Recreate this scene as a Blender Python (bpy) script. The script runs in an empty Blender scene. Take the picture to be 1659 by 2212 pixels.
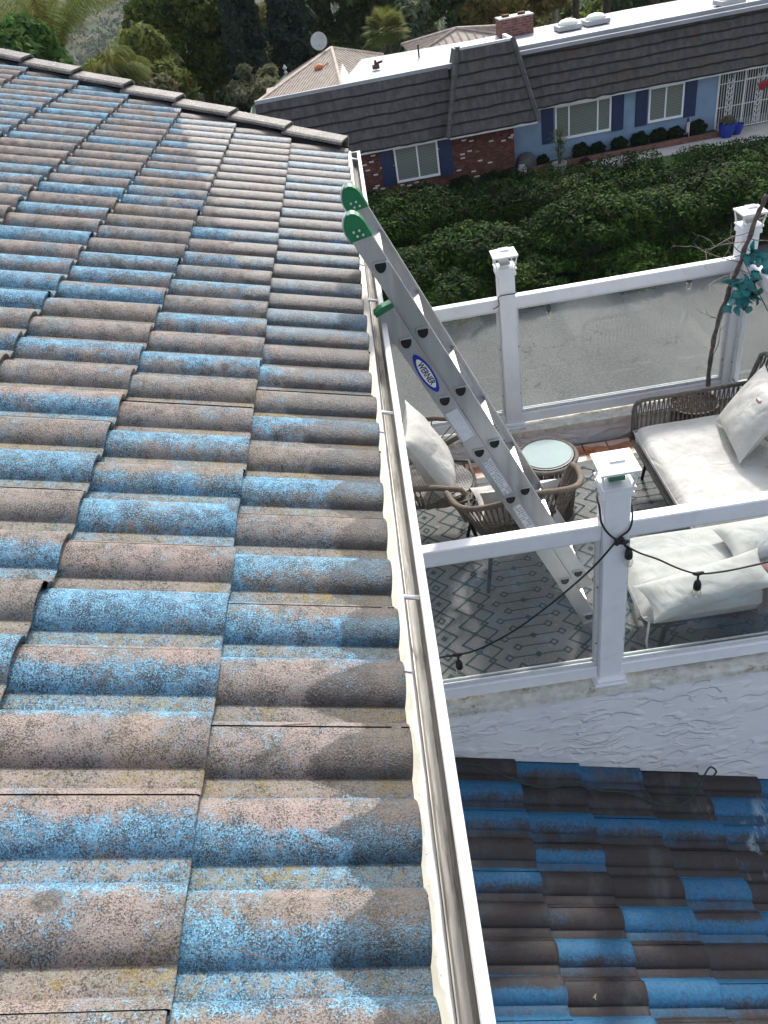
import bpy, math, random
import numpy as np
from mathutils import Vector, Matrix
rnd = random.Random(7); rng = np.random.default_rng(7)
S = bpy.context.scene
COL = S.collection
R = math.radians

# ---------------------------------------------------------------- camera, sky, sun, exposure
cam = bpy.data.cameras.new("camera"); camo = bpy.data.objects.new("camera", cam); COL.objects.link(camo)
cam.sensor_fit = 'VERTICAL'; cam.sensor_height = 36.0; cam.lens = 36.0*1662/2212; cam.clip_end = 6000; cam.clip_start = .05
X_ = Vector((0.98646111, -0.06241782, -0.15165253)); D_ = Vector((-0.15789488, -0.61136239, -0.77543874)); F_ = Vector((-0.04431346, 0.78888532, -0.61294068))
camo.matrix_world = Matrix(((X_.x, -D_.x, -F_.x, 0), (X_.y, -D_.y, -F_.y, 0), (X_.z, -D_.z, -F_.z, 0), (0, 0, 0, 1)))
S.camera = camo
SUN_EL, SUN_AZ = 42, 14          # degrees; azimuth from +Y (ahead of the camera) towards +X
W = bpy.data.worlds.new("World"); S.world = W; W.use_nodes = True
nt = W.node_tree; bg = nt.nodes['Background']; sk = nt.nodes.new('ShaderNodeTexSky'); sk.sky_type = 'NISHITA'; sk.sun_disc = False
sk.sun_elevation = R(SUN_EL); sk.sun_rotation = R(SUN_AZ); sk.air_density = 1.0; sk.dust_density = 3.5; sk.ozone_density = 1.2
hsn = nt.nodes.new('ShaderNodeHueSaturation'); hsn.inputs['Saturation'].default_value = .52; nt.links.new(sk.outputs[0], hsn.inputs['Color']); nt.links.new(hsn.outputs[0], bg.inputs[0]); bg.inputs[1].default_value = 0.15
sl = bpy.data.lights.new("sun", 'SUN'); so = bpy.data.objects.new("sun", sl); COL.objects.link(so)
sl.energy = 2.0; sl.angle = R(4); sl.color = (1, .95, .88)
sd = Vector((math.cos(R(SUN_EL))*math.sin(R(SUN_AZ)), math.cos(R(SUN_EL))*math.cos(R(SUN_AZ)), math.sin(R(SUN_EL))))
so.rotation_euler = sd.to_track_quat('Z', 'Y').to_euler()
S.view_settings.view_transform = 'Standard'; S.view_settings.look = 'None'; S.view_settings.exposure = 1.0; S.view_settings.gamma = 1
S.cycles.max_bounces = 8; S.cycles.transparent_max_bounces = 12; S.cycles.caustics_reflective = False; S.cycles.caustics_refractive = False

# ---------------------------------------------------------------- helpers: materials
class NT:
    def __init__(s, name):
        s.m = bpy.data.materials.new(name); s.m.use_nodes = True; s.t = s.m.node_tree; s.n = s.t.nodes
        s.p = s.n['Principled BSDF']; s.out = s.n['Material Output']
        s.co = s.n.new('ShaderNodeNewGeometry').outputs['Position']
    def lk(s, a, b): s.t.links.new(a, b)
    def put(s, sock, v):
        if hasattr(v, 'links'): s.lk(v, sock)
        elif isinstance(v, tuple) and len(v) == 3 and sock.type == 'RGBA': sock.default_value = (*v, 1)
        else: sock.default_value = v
    def noise(s, sc, det=3, rough=.5, co=None, dist=0):
        n = s.n.new('ShaderNodeTexNoise'); n.inputs['Scale'].default_value = sc; n.inputs['Detail'].default_value = det
        n.inputs['Roughness'].default_value = rough; n.inputs['Distortion'].default_value = dist
        s.lk(co or s.co, n.inputs['Vector']); return n.outputs[0]
    def vor(s, sc, co=None, feat='F1', out=0):
        n = s.n.new('ShaderNodeTexVoronoi'); n.feature = feat; n.inputs['Scale'].default_value = sc; s.lk(co or s.co, n.inputs['Vector']); return n.outputs[out]
    def ma(s, op, a, b=0.0, c=None, clamp=False):
        n = s.n.new('ShaderNodeMath'); n.operation = op; n.use_clamp = clamp
        s.put(n.inputs[0], a); s.put(n.inputs[1], b)
        if c is not None: s.put(n.inputs[2], c)
        return n.outputs[0]
    def ramp(s, v, lo, hi, a=0.0, b=1.0):
        n = s.n.new('ShaderNodeMapRange'); n.interpolation_type = 'SMOOTHSTEP'; s.put(n.inputs[0], v)
        for i, q in enumerate((lo, hi, a, b)): s.put(n.inputs[i+1], q)
        return n.outputs[0]
    def mix(s, f, a, b, mode='MIX'):
        n = s.n.new('ShaderNodeMix'); n.data_type = 'RGBA'; n.blend_type = mode; n.clamp_factor = True
        s.put(n.inputs[0], f); s.put(n.inputs[6], a); s.put(n.inputs[7], b); return n.outputs[2]
    def attr(s, name, out=0):
        n = s.n.new('ShaderNodeAttribute'); n.attribute_name = name; return n.outputs[out]
    def sep(s, v):
        n = s.n.new('ShaderNodeSeparateXYZ'); s.lk(v, n.inputs[0]); return n.outputs
    def comb(s, x, y, z):
        n = s.n.new('ShaderNodeCombineXYZ')
        for i, q in enumerate((x, y, z)): s.put(n.inputs[i], q)
        return n.outputs[0]
    def mapv(s, sc=(1, 1, 1), rot=(0, 0, 0), loc=(0, 0, 0), co=None):
        n = s.n.new('ShaderNodeMapping'); s.lk(co or s.co, n.inputs[0]); n.inputs['Scale'].default_value = sc; n.inputs['Rotation'].default_value = rot; n.inputs['Location'].default_value = loc; return n.outputs[0]
    def bump(s, h, st, dist=.01, nrm=None):
        n = s.n.new('ShaderNodeBump'); n.inputs['Strength'].default_value = st; n.inputs['Distance'].default_value = dist
        s.lk(h, n.inputs['Height'])
        if nrm: s.lk(nrm, n.inputs['Normal'])
        return n.outputs[0]
    def fin(s, col, rough=.6, metal=0.0, nrm=None, spec=.5, **kw):
        s.put(s.p.inputs['Base Color'], col); s.put(s.p.inputs['Roughness'], rough); s.put(s.p.inputs['Metallic'], metal); s.put(s.p.inputs['Specular IOR Level'], spec)
        if nrm is not None: s.lk(nrm, s.p.inputs['Normal'])
        for k, v in kw.items(): s.put(s.p.inputs[k.replace('_', ' ')], v)
        return s.m

def simple(name, c, rough=.6, metal=0.0, var=.15, sc=8, bs=0, bsc=60, dirt=0.0, c2=None, **kw):
    t = NT(name); n = t.noise(sc, 4, .6)
    dark = tuple(x*(1-var) for x in c) if c2 is None else c2; lite = tuple(min(1, x*(1+var)) for x in c) if c2 is None else c
    col = t.mix(t.ramp(n, .3, .7), dark, lite)
    if dirt: col = t.mix(t.ma('MULTIPLY', t.ramp(t.noise(sc*2.3, 5, .7), .5, .75), dirt), col, (.16, .14, .11))
    nr = t.bump(t.noise(bsc, 4, .6), bs, .01) if bs else None
    return t.fin(col, rough, metal, nr, **kw)

# ---------------------------------------------------------------- helpers: meshes
def V(*a): return Vector(a)
class MB:
    def __init__(s): s.v = []; s.f = []; s.mi = []; s.cur = 0
    def face(s, idx): s.f.append(tuple(idx)); s.mi.append(s.cur)
    def poly(s, pts): i = len(s.v); s.v += [tuple(p) for p in pts]; s.face(range(i, i+len(pts)))
    def box(s, c, d, M=None, bev=0):
        x, y, z = d[0]/2, d[1]/2, d[2]/2; c = Vector(c)
        if bev:
            b = min(bev, x*.9, y*.9, z*.9)
            import itertools
            i0 = len(s.v); P = {}
            for sx, sy, sz in itertools.product((-1, 1), repeat=3):
                for ax in range(3):
                    p = [sx*(x-b), sy*(y-b), sz*(z-b)]; p[ax] = (sx*x, sy*y, sz*z)[ax]
                    P[(sx, sy, sz, ax)] = len(s.v); q = Vector(p); q = (M @ q if M else q)+c; s.v.append(tuple(q))
            def F(*k): s.face([P[t] for t in k])
            for ax in range(3):
                a1, a2 = [(1, 2), (2, 0), (0, 1)][ax]
                for sg in (-1, 1):
                    ks = []
                    for t1, t2 in ((-1, -1), (1, -1), (1, 1), (-1, 1)):
                        k = [0, 0, 0]; k[ax] = sg; k[a1] = t1; k[a2] = t2; ks.append((*k, ax))
                    F(*(ks if sg > 0 else ks[::-1]))
                for t1 in (-1, 1):
                    for t2 in (-1, 1):
                        k0 = [0]*3; k1 = [0]*3; k0[ax] = -1; k1[ax] = 1
                        for k in (k0, k1): k[a1] = t1; k[a2] = t2
                        q = [(*k0, a1), (*k1, a1), (*k1, a2), (*k0, a2)]
                        F(*(q if t1*t2 < 0 else q[::-1]))
            for sx, sy, sz in itertools.product((-1, 1), repeat=3):
                q = [(sx, sy, sz, 0), (sx, sy, sz, 1), (sx, sy, sz, 2)]; F(*(q if sx*sy*sz > 0 else q[::-1]))
            return s
        i = len(s.v)
        for sx in (-1, 1):
            for sy in (-1, 1):
                for sz in (-1, 1):
                    q = Vector((sx*x, sy*y, sz*z)); q = (M @ q if M else q)+c; s.v.append(tuple(q))
        for q in ((0, 1, 3, 2), (4, 6, 7, 5), (0, 4, 5, 1), (2, 3, 7, 6), (0, 2, 6, 4), (1, 5, 7, 3)): s.face([i+k for k in q])
        return s
    def tube(s, pts, r, n=8, cap=True, closed=False):
        pts = [Vector(p) for p in pts]; m = len(pts); rr = r if hasattr(r, '__len__') else [r]*m
        i0 = len(s.v); up = None
        for k, p in enumerate(pts):
            a = pts[(k-1) % m] if (closed or k > 0) else p; b = pts[(k+1) % m] if (closed or k < m-1) else p
            t = (b-a).normalized() if (b-a).length > 1e-9 else V(0, 0, 1)
            if up is None: up = t.orthogonal().normalized()
            up = (up - t*up.dot(t)); up = up.normalized() if up.length > 1e-6 else t.orthogonal().normalized()
            w = t.cross(up)
            for j in range(n):
                an = 2*math.pi*j/n; s.v.append(tuple(p+(up*math.cos(an)+w*math.sin(an))*rr[k]))
        for k in range(m if closed else m-1):
            for j in range(n):
                a = i0+k*n+j; b = i0+k*n+(j+1) % n; k2 = (k+1) % m
                s.face((a, b, i0+k2*n+(j+1) % n, i0+k2*n+j))
        if cap and not closed:
            s.face([i0+j for j in range(n)][::-1]); s.face([i0+(m-1)*n+j for j in range(n)])
        return s
    def lathe(s, prof, c=(0, 0, 0), n=24, M=None):
        i0 = len(s.v); c = Vector(c)
        for r_, z_ in prof:
            for j in range(n):
                a = 2*math.pi*j/n; q = Vector((r_*math.cos(a), r_*math.sin(a), z_)); q = (M @ q if M else q)+c; s.v.append(tuple(q))
        for k in range(len(prof)-1):
            for j in range(n): s.face((i0+k*n+j, i0+k*n+(j+1) % n, i0+(k+1)*n+(j+1) % n, i0+(k+1)*n+j))
        s.face([i0+j for j in range(n)][::-1]); s.face([i0+(len(prof)-1)*n+j for j in range(n)]); return s
    def prism(s, pts, off):   # pts: 3-D outline, off: extrusion vector
        off = Vector(off); i = len(s.v); n = len(pts); s.v += [tuple(p) for p in pts]; s.v += [tuple(Vector(p)+off) for p in pts]
        s.face(range(i, i+n)); s.face(list(range(i+n, i+2*n))[::-1])
        for k in range(n): s.face((i+k, i+n+k, i+n+(k+1) % n, i+(k+1) % n))
        return s
    def build(s, name, mats, parent=None, smooth=False, **props):
        me = bpy.data.meshes.new(name); o = bpy.data.objects.new(name, me)
        off = Vector((0, 0, 0)); q = parent
        while q is not None: off += q.location; q = q.parent
        me.from_pydata([(x-off.x, y-off.y, z-off.z) for x, y, z in s.v], [], s.f)
        for m in (mats if isinstance(mats, (list, tuple)) else [mats]): me.materials.append(m)
        if len(me.materials) > 1: me.polygons.foreach_set('material_index', s.mi)
        if smooth: me.polygons.foreach_set('use_smooth', [True]*len(s.f))
        me.update(); COL.objects.link(o)
        if parent: o.parent = parent
        if smooth == 'auto':
            try: me.set_sharp_from_angle(angle=R(40))
            except Exception: pass
        for k, v in props.items(): o[k] = v
        return o
def tag(o, label, cat, group=None):
    o['label'] = label; o['category'] = cat
    if group: o['group'] = group
    return o
def thing(name, label, cat, loc, group=None):
    o = bpy.data.objects.new(name, None); o.empty_display_size = .1; COL.objects.link(o); o.location = loc; return tag(o, label, cat, group)
def copytree(root, loc, label=None, rotz=None, scale=None):
    def cp(o, par):
        c = o.copy(); COL.objects.link(c); c.parent = par
        for ch in list(o.children): cp(ch, c)
        return c
    r = cp(root, None); r.location = loc
    if rotz is not None: r.rotation_euler = (0, 0, rotz)
    if scale is not None: r.scale = scale
    if label: r['label'] = label
    return r
def npmesh(name, verts, faces, mats, parent=None, smooth=False, col=None, colname='T'):
    me = bpy.data.meshes.new(name); off = np.array([0., 0, 0]); q = parent
    while q is not None: off += np.array(q.location); q = q.parent
    verts = np.asarray(verts, float)-off; faces = np.asarray(faces)
    me.vertices.add(len(verts)); me.vertices.foreach_set('co', verts.ravel())
    k = faces.shape[1]; me.loops.add(faces.size); me.loops.foreach_set('vertex_index', faces.ravel())
    me.polygons.add(len(faces)); me.polygons.foreach_set('loop_start', np.arange(0, faces.size, k)); me.polygons.foreach_set('loop_total', np.full(len(faces), k))
    if smooth: me.polygons.foreach_set('use_smooth', np.ones(len(faces), bool))
    for m in (mats if isinstance(mats, (list, tuple)) else [mats]): me.materials.append(m)
    if col is not None:
        a = me.attributes.new(colname, 'FLOAT_COLOR', 'POINT'); c4 = np.ones((len(verts), 4)); c4[:, :col.shape[1]] = col; a.data.foreach_set('color', c4.ravel())
    me.update(calc_edges=True); me.validate(); o = bpy.data.objects.new(name, me); COL.objects.link(o)
    if parent: o.parent = parent
    return o

# ---------------------------------------------------------------- materials
def tile_material(name, old=True):
    t = NT(name); a = t.sep(t.attr('T', 1)); blue, rn, wet = a[0], a[1], a[2]
    pan = t.attr('T', 3)
    n1 = t.noise(280, 3, .75); n2 = t.noise(70, 4, .65); n3 = t.noise(9, 4, .6); n4 = t.noise(420, 2, .6)
    g1 = t.ma('MULTIPLY', t.ma('SUBTRACT', n1, .5), 2.3 if old else .8); g2_ = t.ma('MULTIPLY', t.ma('SUBTRACT', n2, .5), 1.7 if old else .8); g3 = t.ma('MULTIPLY', t.ma('SUBTRACT', n3, .5), 1.9 if old else 1.0)
    m = t.ma('ADD', t.ma('ADD', blue, g1), t.ma('ADD', g2_, g3))
    bm = t.ramp(m, .25, .78) if old else t.ramp(m, .12, .85)
    if old:
        n5 = t.noise(260, 3, .8, t.mapv(loc=(3, 7, 1)))
        n5 = t.noise(330, 3, .85, t.mapv(loc=(3, 7, 1))); n6 = t.noise(24, 5, .7, t.mapv(loc=(1, 2, 5))); n7 = t.ma('ADD', n5, t.ma('MULTIPLY', t.ma('SUBTRACT', n6, .5), .45))
        br = t.mix(t.ramp(rn, .2, .8), (.325, .262, .236), (.265, .228, .205)); br = t.mix(t.ramp(n3, .35, .65), br, (.225, .20, .182))
        br = t.mix(t.ramp(n7, .53, .40), br, (.062, .056, .050)); br = t.mix(t.ramp(n1, .62, .72), br, (.43, .40, .375))
        bl = t.mix(t.ramp(n2, .35, .65), (.085, .26, .43), (.19, .42, .58)); bl = t.mix(t.ramp(n7, .555, .43), bl, (.035, .055, .075)); bl = t.mix(t.ramp(n4, .57, .69), bl, (.36, .56, .66))
        col = t.mix(bm, br, bl)
        # grey lichen and algae speckle that collects in the pans, ochre moss near the eave
        pg = t.ma('MULTIPLY', pan, t.ramp(t.noise(120, 4, .75), .45, .58)); col = t.mix(t.ma('MULTIPLY', pg, .75), col, (.27, .265, .215))
        dk = t.ma('MULTIPLY', pan, t.ramp(t.noise(150, 3, .7), .56, .66)); col = t.mix(t.ma('MULTIPLY', dk, .75), col, (.055, .052, .04))
        gn = t.ma('MULTIPLY', t.ramp(t.noise(6.5, 5, .65), .47, .62), t.ramp(t.noise(95, 3, .7), .44, .6))
        gn = t.ma('MULTIPLY', gn, t.ma('ADD', .22, t.ma('MULTIPLY', pan, t.ramp(wet, -.2, .5, .35, 1.0))))
        col = t.mix(gn, col, (.27, .20, .05))
        spot = t.ma('MULTIPLY', t.ramp(t.noise(11, 2, .4), .70, .76), t.ramp(n1, .35, .55)); col = t.mix(t.ma('MULTIPLY', spot, .8), col, (.06, .055, .045))
        og = t.ma('MULTIPLY', t.ma('MULTIPLY', t.ramp(t.noise(15, 1, .4), .80, .83), t.ramp(n1, .4, .5)), .8); col = t.mix(og, col, (.30, .09, .02))
        w = t.ramp(t.ma('ADD', wet, t.ma('MULTIPLY', t.ma('SUBTRACT', t.noise(30, 5, .7), .5), .40)), .46, .54)
        col = t.mix(t.ma('MULTIPLY', w, t.ramp(t.sep(t.co)[1], 1.4, 3.2, .62, .45)), col, (.0, .0, .0)); rough = t.ramp(t.ma('ADD', w, t.ma('MULTIPLY', t.ma('SUBTRACT', n1, .5), .5)), 0, 1.1, .86, .33)
        col = t.mix(t.ma('MULTIPLY', t.ramp(wet, -.5, -.99), .9), col, (.075, .055, .038))   # broken nose faces
        nr = t.bump(n1, .75, .004); nr = t.bump(t.noise(60, 4, .6), .5, .004, nr); nr = t.bump(t.noise(520, 2, .5), .35, .0015, nr)
        return t.fin(col, rough, 0, nr, .42)
    br = t.mix(t.ramp(rn, .2, .8), (.024, .016, .014), (.036, .025, .022)); br = t.mix(t.ramp(n2, .35, .7), br, (.028, .022, .021))
    bl = t.mix(t.ramp(n2, .3, .7), (.010, .085, .185), (.024, .145, .285)); bl = t.mix(t.ramp(n1, .40, .28), bl, (.02, .03, .045))
    col = t.mix(bm, br, bl); col = t.mix(t.ma('MULTIPLY', pan, .35), col, t.mix(n2, (.06, .046, .04), (.04, .037, .038)))
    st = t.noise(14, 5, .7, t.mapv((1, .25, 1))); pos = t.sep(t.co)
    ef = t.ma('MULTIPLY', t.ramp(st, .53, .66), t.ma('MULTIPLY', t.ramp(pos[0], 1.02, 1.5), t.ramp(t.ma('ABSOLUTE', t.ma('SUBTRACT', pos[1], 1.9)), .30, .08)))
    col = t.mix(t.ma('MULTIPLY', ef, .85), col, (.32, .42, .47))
    gr = t.ma('MULTIPLY', t.ramp(n4, .60, .70), t.ramp(t.noise(16, 4, .7), .42, .62)); col = t.mix(t.ma('MULTIPLY', gr, .55), col, (.22, .25, .27)); col = t.mix(t.ma('MULTIPLY', t.ramp(t.noise(5, 5, .7, t.mapv((1, .4, 1))), .52, .70), .35), col, (.12, .12, .12))
    nr = t.bump(n1, .45, .003); nr = t.bump(t.noise(70, 3), .3, .003, nr)
    return t.fin(col, t.ramp(n2, .2, .8, .42, .66), 0, nr, .38)
M_tile = tile_material('weathered_concrete_tile'); M_tile2 = tile_material('dark_glazed_tile', False)

t = NT('ridge_concrete'); n1 = t.noise(120, 4, .7); n3 = t.noise(9, 4)
c = t.mix(t.ramp(n3, .3, .7), (.115, .105, .095), (.195, .178, .16)); c = t.mix(t.ramp(n1, .46, .34), c, (.05, .045, .04)); c = t.mix(t.ramp(t.noise(60, 4, .7), .58, .68), c, (.45, .42, .38))
M_cap = t.fin(c, .6, 0, t.bump(n1, .7, .005), .4)
t = NT('white_stucco'); co = t.mapv((1, 1, 1.6)); pos = t.sep(t.co)
n = t.noise(9, 2, .5, co, .9); n2 = t.noise(30, 3, .6)
wv = t.n.new('ShaderNodeVectorMath'); wv.operation = 'ADD'; wn = t.n.new('ShaderNodeTexNoise'); wn.inputs['Scale'].default_value = 5; wn.inputs['Detail'].default_value = 3; t.lk(t.co, wn.inputs[0]); wsc = t.n.new('ShaderNodeVectorMath'); wsc.operation = 'SCALE'; wsc.inputs['Scale'].default_value = .28; t.lk(wn.outputs[1], wsc.inputs[0]); t.lk(co, wv.inputs[0]); t.lk(wsc.outputs[0], wv.inputs[1])
pl1 = t.vor(7, t.mapv((1, 1, 1.5), rot=(0, R(14), 0), co=wv.outputs[0])); pl2 = t.vor(13, t.mapv((.7, 1, 1.5), rot=(0, R(-20), 0), loc=(2, 3, 1), co=wv.outputs[0]))
flake = t.ramp(pl1, .42, .60); fl2 = t.ramp(pl2, .50, .64); msk = t.ramp(t.noise(4.5, 2), .40, .56); msk2 = t.ramp(t.noise(3.5, 2, .5, t.mapv(loc=(5, 1, 1))), .50, .62)
h = t.ma('ADD', t.ma('MULTIPLY', t.ma('MULTIPLY', flake, msk), 1.0), t.ma('ADD', t.ma('MULTIPLY', t.ma('MULTIPLY', fl2, msk2), .7), t.ma('MULTIPLY', n2, .30)))
c = t.mix(t.ramp(t.noise(3, 4), .3, .7), (.80, .80, .82), (.85, .85, .865))
c = t.mix(t.ma('MULTIPLY', t.ramp(pos[2], -3.07, -3.0), t.ramp(t.noise(7, 4, .7), .42, .62, 0, .5)), c, (.42, .42, .34))
M_stucco = t.fin(c, .7, 0, t.bump(h, .65, .011), .3)
t = NT('stained_ledge'); pos = t.sep(t.co)
a = t.ramp(t.noise(5, 5, .7, t.mapv((1, 3, 1))), .48, .66); b = t.ramp(t.noise(38, 5, .75), .44, .60)
c = t.mix(t.ramp(t.noise(22, 4), .3, .7), (.58, .56, .49), (.76, .75, .70)); c = t.mix(t.ma('MULTIPLY', a, b), c, (.24, .22, .11)); c = t.mix(t.ma('MULTIPLY', t.ramp(t.noise(60, 4, .7), .6, .7), a), c, (.08, .07, .045))
M_ledge = t.fin(c, .8, 0, t.bump(t.noise(50, 5, .7), .5, .006), .3)
M_vinyl = simple('white_vinyl', (.83, .84, .87), .38, var=.03, sc=5, dirt=.12)
M_vinyl_bead = simple('white_vinyl_bead', (.70, .71, .72), .45, var=.05, sc=20, dirt=.35)
M_alu = None
t = NT('aluminium'); n = t.noise(30, 3, .6, t.mapv((1, 1, .06), rot=(0, R(23.3), 0))); c = t.mix(t.ramp(n, .25, .75), (.40, .405, .42), (.50, .505, .515)); sc_ = t.ramp(t.noise(70, 4, .7), .66, .74)
c = t.mix(t.ma('MULTIPLY', sc_, .5), c, (.18, .18, .18)); M_alu = t.fin(c, t.ramp(n, .2, .8, .34, .5), .75, t.bump(n, .12, .002))
M_alu_b = simple('bright_aluminium', (.74, .74, .75), .28, .85, var=.06, sc=30)
M_green = simple('green_plastic', (.008, .165, .062), .35, var=.12, sc=18)
M_black = simple('black_rubber', (.012, .012, .013), .5, var=.2)
M_dark = simple('black_metal', (.02, .02, .022), .4, .3, var=.1)
M_blackhole = simple('hollow_shade', (.01, .01, .01), .8, var=.1)
M_white = simple('sticker_white', (.62, .65, .70), .45, var=.06, sc=40, dirt=.3)
M_logo_w = simple('logo_white', (.80, .82, .85), .4, var=.02)
M_logo_b = simple('logo_blue', (.012, .03, .33), .35, var=.05)
M_ink = simple('ink', (.02, .02, .03), .5, var=.05)
M_ink2 = simple('ink_grey', (.30, .32, .35), .5, var=.3, sc=150)
t = NT('gutter_metal'); n = t.noise(20, 4, .6, t.mapv((8, .5, 8)))
c = t.mix(t.ramp(n, .3, .7), (.30, .29, .27), (.46, .45, .425)); c = t.mix(t.ma('MULTIPLY', t.ramp(t.noise(9, 5, .7, t.mapv((6, .6, 6))), .48, .66), .7), c, (.085, .068, .05)); M_gut = t.fin(c, .36, .3, None)
t = NT('cream_flashing'); pos = t.sep(t.co); c = t.mix(t.ramp(t.noise(14, 5, .6), .35, .65), (.40, .385, .31), (.48, .465, .39)); e = t.ramp(t.ma('ADD', pos[0], t.ma('MULTIPLY', t.ma('SUBTRACT', t.noise(11, 3, .6), .5), .05)), -.0735, -.069)
c = t.mix(e, c, (.50, .50, .485)); c = t.mix(t.ma('MULTIPLY', t.ramp(t.noise(120, 2), .68, .74), .7), c, (.2, .17, .12)); M_flash = t.fin(c, .55, 0, t.bump(t.noise(40, 3), .2, .003))
M_lip = simple('white_gutter_paint', (.70, .70, .69), .4, var=.03, sc=12, dirt=.10)
t = NT('clear_pane'); gl = t.n.new('ShaderNodeBsdfGlossy'); gl.inputs['Roughness'].default_value = .02; tr = t.n.new('ShaderNodeBsdfTransparent'); tr.inputs[0].default_value = (.955, .975, .97, 1)
df = t.n.new('ShaderNodeBsdfDiffuse'); df.inputs[0].default_value = (.62, .66, .66, 1); geo = t.n.new('ShaderNodeNewGeometry'); dp = t.n.new('ShaderNodeVectorMath'); dp.operation = 'DOT_PRODUCT'; t.lk(geo.outputs['Incoming'], dp.inputs[0]); t.lk(geo.outputs['Normal'], dp.inputs[1])
sch = t.ma('ADD', .04, t.ma('MULTIPLY', .96, t.ma('POWER', t.ma('SUBTRACT', 1.0, t.ma('ABSOLUTE', dp.outputs['Value'])), 4.2)))
m1 = t.n.new('ShaderNodeMixShader'); t.lk(t.ramp(t.noise(4, 4, .6),   .3, .8, .03, .08), m1.inputs[0]); t.lk(tr.outputs[0], m1.inputs[1]); t.lk(df.outputs[0], m1.inputs[2])
m2 = t.n.new('ShaderNodeMixShader'); t.lk(sch, m2.inputs[0]); t.lk(m1.outputs[0], m2.inputs[1]); t.lk(gl.outputs[0], m2.inputs[2]); t.lk(m2.outputs[0], t.out.inputs[0]); M_glass = t.m
t = NT('window_glass'); M_wglass = t.fin((.05, .065, .06), .08, 0, None, .8)
M_frost = simple('frosted_glass_top', (.24, .33, .33), .55, spec=.25, var=.05, sc=6, dirt=.08)
M_wick = simple('wicker_brown', (.12, .105, .088), .65, var=.35, sc=60, bs=.6, bsc=260)
M_wick2 = simple('wicker_grey', (.13, .118, .105), .65, var=.3, sc=60, bs=.6, bsc=260)
M_arm = simple('wrapped_arm', (.155, .122, .092), .6, var=.2, sc=30, bs=.8, bsc=220)
t = NT('rope_seat'); w_ = t.n.new('ShaderNodeTexChecker'); w_.inputs['Scale'].default_value = 90; t.lk(t.mapv((1, 1, .0), rot=(0, 0, .6)), w_.inputs[0]); c = t.mix(w_.outputs[1], (.42, .41, .38), (.09, .085, .08)); c = t.mix(t.ramp(t.noise(70, 3), .4, .6), c, (.25, .24, .22)); M_rope = t.fin(c, .7, 0, t.bump(w_.outputs[1], .5, .003))
t = NT('cream_cushion'); n = t.noise(5, 5, .65); c = t.mix(t.ramp(n, .3, .7), (.47, .465, .435), (.60, .595, .57)); c = t.mix(t.ma('MULTIPLY', t.ramp(t.noise(14, 5, .7), .5, .72), .35), c, (.36, .34, .30))
M_cush = t.fin(c, .85, 0, t.bump(t.noise(6.5, 3, .5, None, 1.0), .55, .03, t.bump(t.noise(700, 2), .25, .001)), .25)
t = NT('outdoor_rug'); ck = t.vor(150); c = t.mix(t.ramp(ck, .1, .6), (.27, .265, .26), (.13, .13, .135)); c = t.mix(t.ramp(t.noise(3.5, 4), .35, .65), c, (.17, .165, .16)); c = t.mix(t.ramp(t.noise(40, 3, .7), .6, .75), c, (.36, .36, .36)); M_rug = t.fin(c, .75, 0, t.bump(ck, .6, .002))
M_rugl = simple('rug_green', (.012, .045, .045), .75, var=.35, sc=60, bs=.4, bsc=250)
t = NT('terracotta'); bt = t.n.new('ShaderNodeTexBrick'); bt.offset = 0; t.lk(t.mapv((1, 1, 1), loc=(.13, .205, 0)), bt.inputs[0]); bt.inputs['Scale'].default_value = 1; bt.inputs['Brick Width'].default_value = .165; bt.inputs['Row Height'].default_value = .165; bt.inputs['Mortar Size'].default_value = .006; bt.inputs['Color1'].default_value = (.30, .10, .045, 1); bt.inputs['Color2'].default_value = (.42, .17, .085, 1); bt.inputs['Mortar'].default_value = (.035, .028, .022, 1)
c = t.mix(t.ramp(t.noise(9, 4, .6), .4, .65), bt.outputs[0], (.22, .07, .03)); pk = t.ramp(t.ma('ADD', t.sep(t.co)[1], t.ma('MULTIPLY', t.ma('SUBTRACT', t.noise(9, 3), .5), .12)), 4.355, 4.375); c = t.mix(t.ma('MULTIPLY', pk, t.ma('SUBTRACT', 1.0, bt.outputs[1])), c, (.62, .42, .34))
M_terra = t.fin(c, t.ramp(t.noise(7), .3, .7, .12, .4), 0, t.bump(bt.outputs[1], -.5, .004))
t = NT('asphalt_road'); v = t.vor(.9, t.mapv(co=t.co), 'DISTANCE_TO_EDGE'); wob = t.n.new('ShaderNodeVectorMath'); wob.operation = 'ADD'; nn = t.n.new('ShaderNodeTexNoise'); nn.inputs['Scale'].default_value = 1.2; nn.inputs['Detail'].default_value = 4; t.lk(t.co, nn.inputs[0]); t.lk(t.co, wob.inputs[0]); t.lk(nn.outputs[1], wob.inputs[1])
v = t.vor(.8, wob.outputs[0], 'DISTANCE_TO_EDGE'); crk = t.ma('MULTIPLY', t.ramp(v, .012, .002), t.ramp(t.noise(.35, 2), .42, .55))
c = t.mix(t.ramp(t.noise(.5, 5, .6, t.mapv((1, .35, 1))), .35, .65), (.085, .085, .083), (.125, .125, .122)); c = t.mix(t.ramp(t.noise(14, 4, .7), .35, .7), c, t.mix(.5, c, (.22, .22, .21))); c = t.mix(t.ma('MULTIPLY', crk, .7), c, (.045, .045, .042)); c = t.mix(t.ma('MULTIPLY', t.ramp(t.noise(.8, 6, .75, t.mapv((.5, 3, 1))), .60, .68), .35), c, (.26, .26, .25))
M_asph = t.fin(c, .85, 0, t.bump(t.noise(30, 4), .3, .01), .25)
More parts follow.
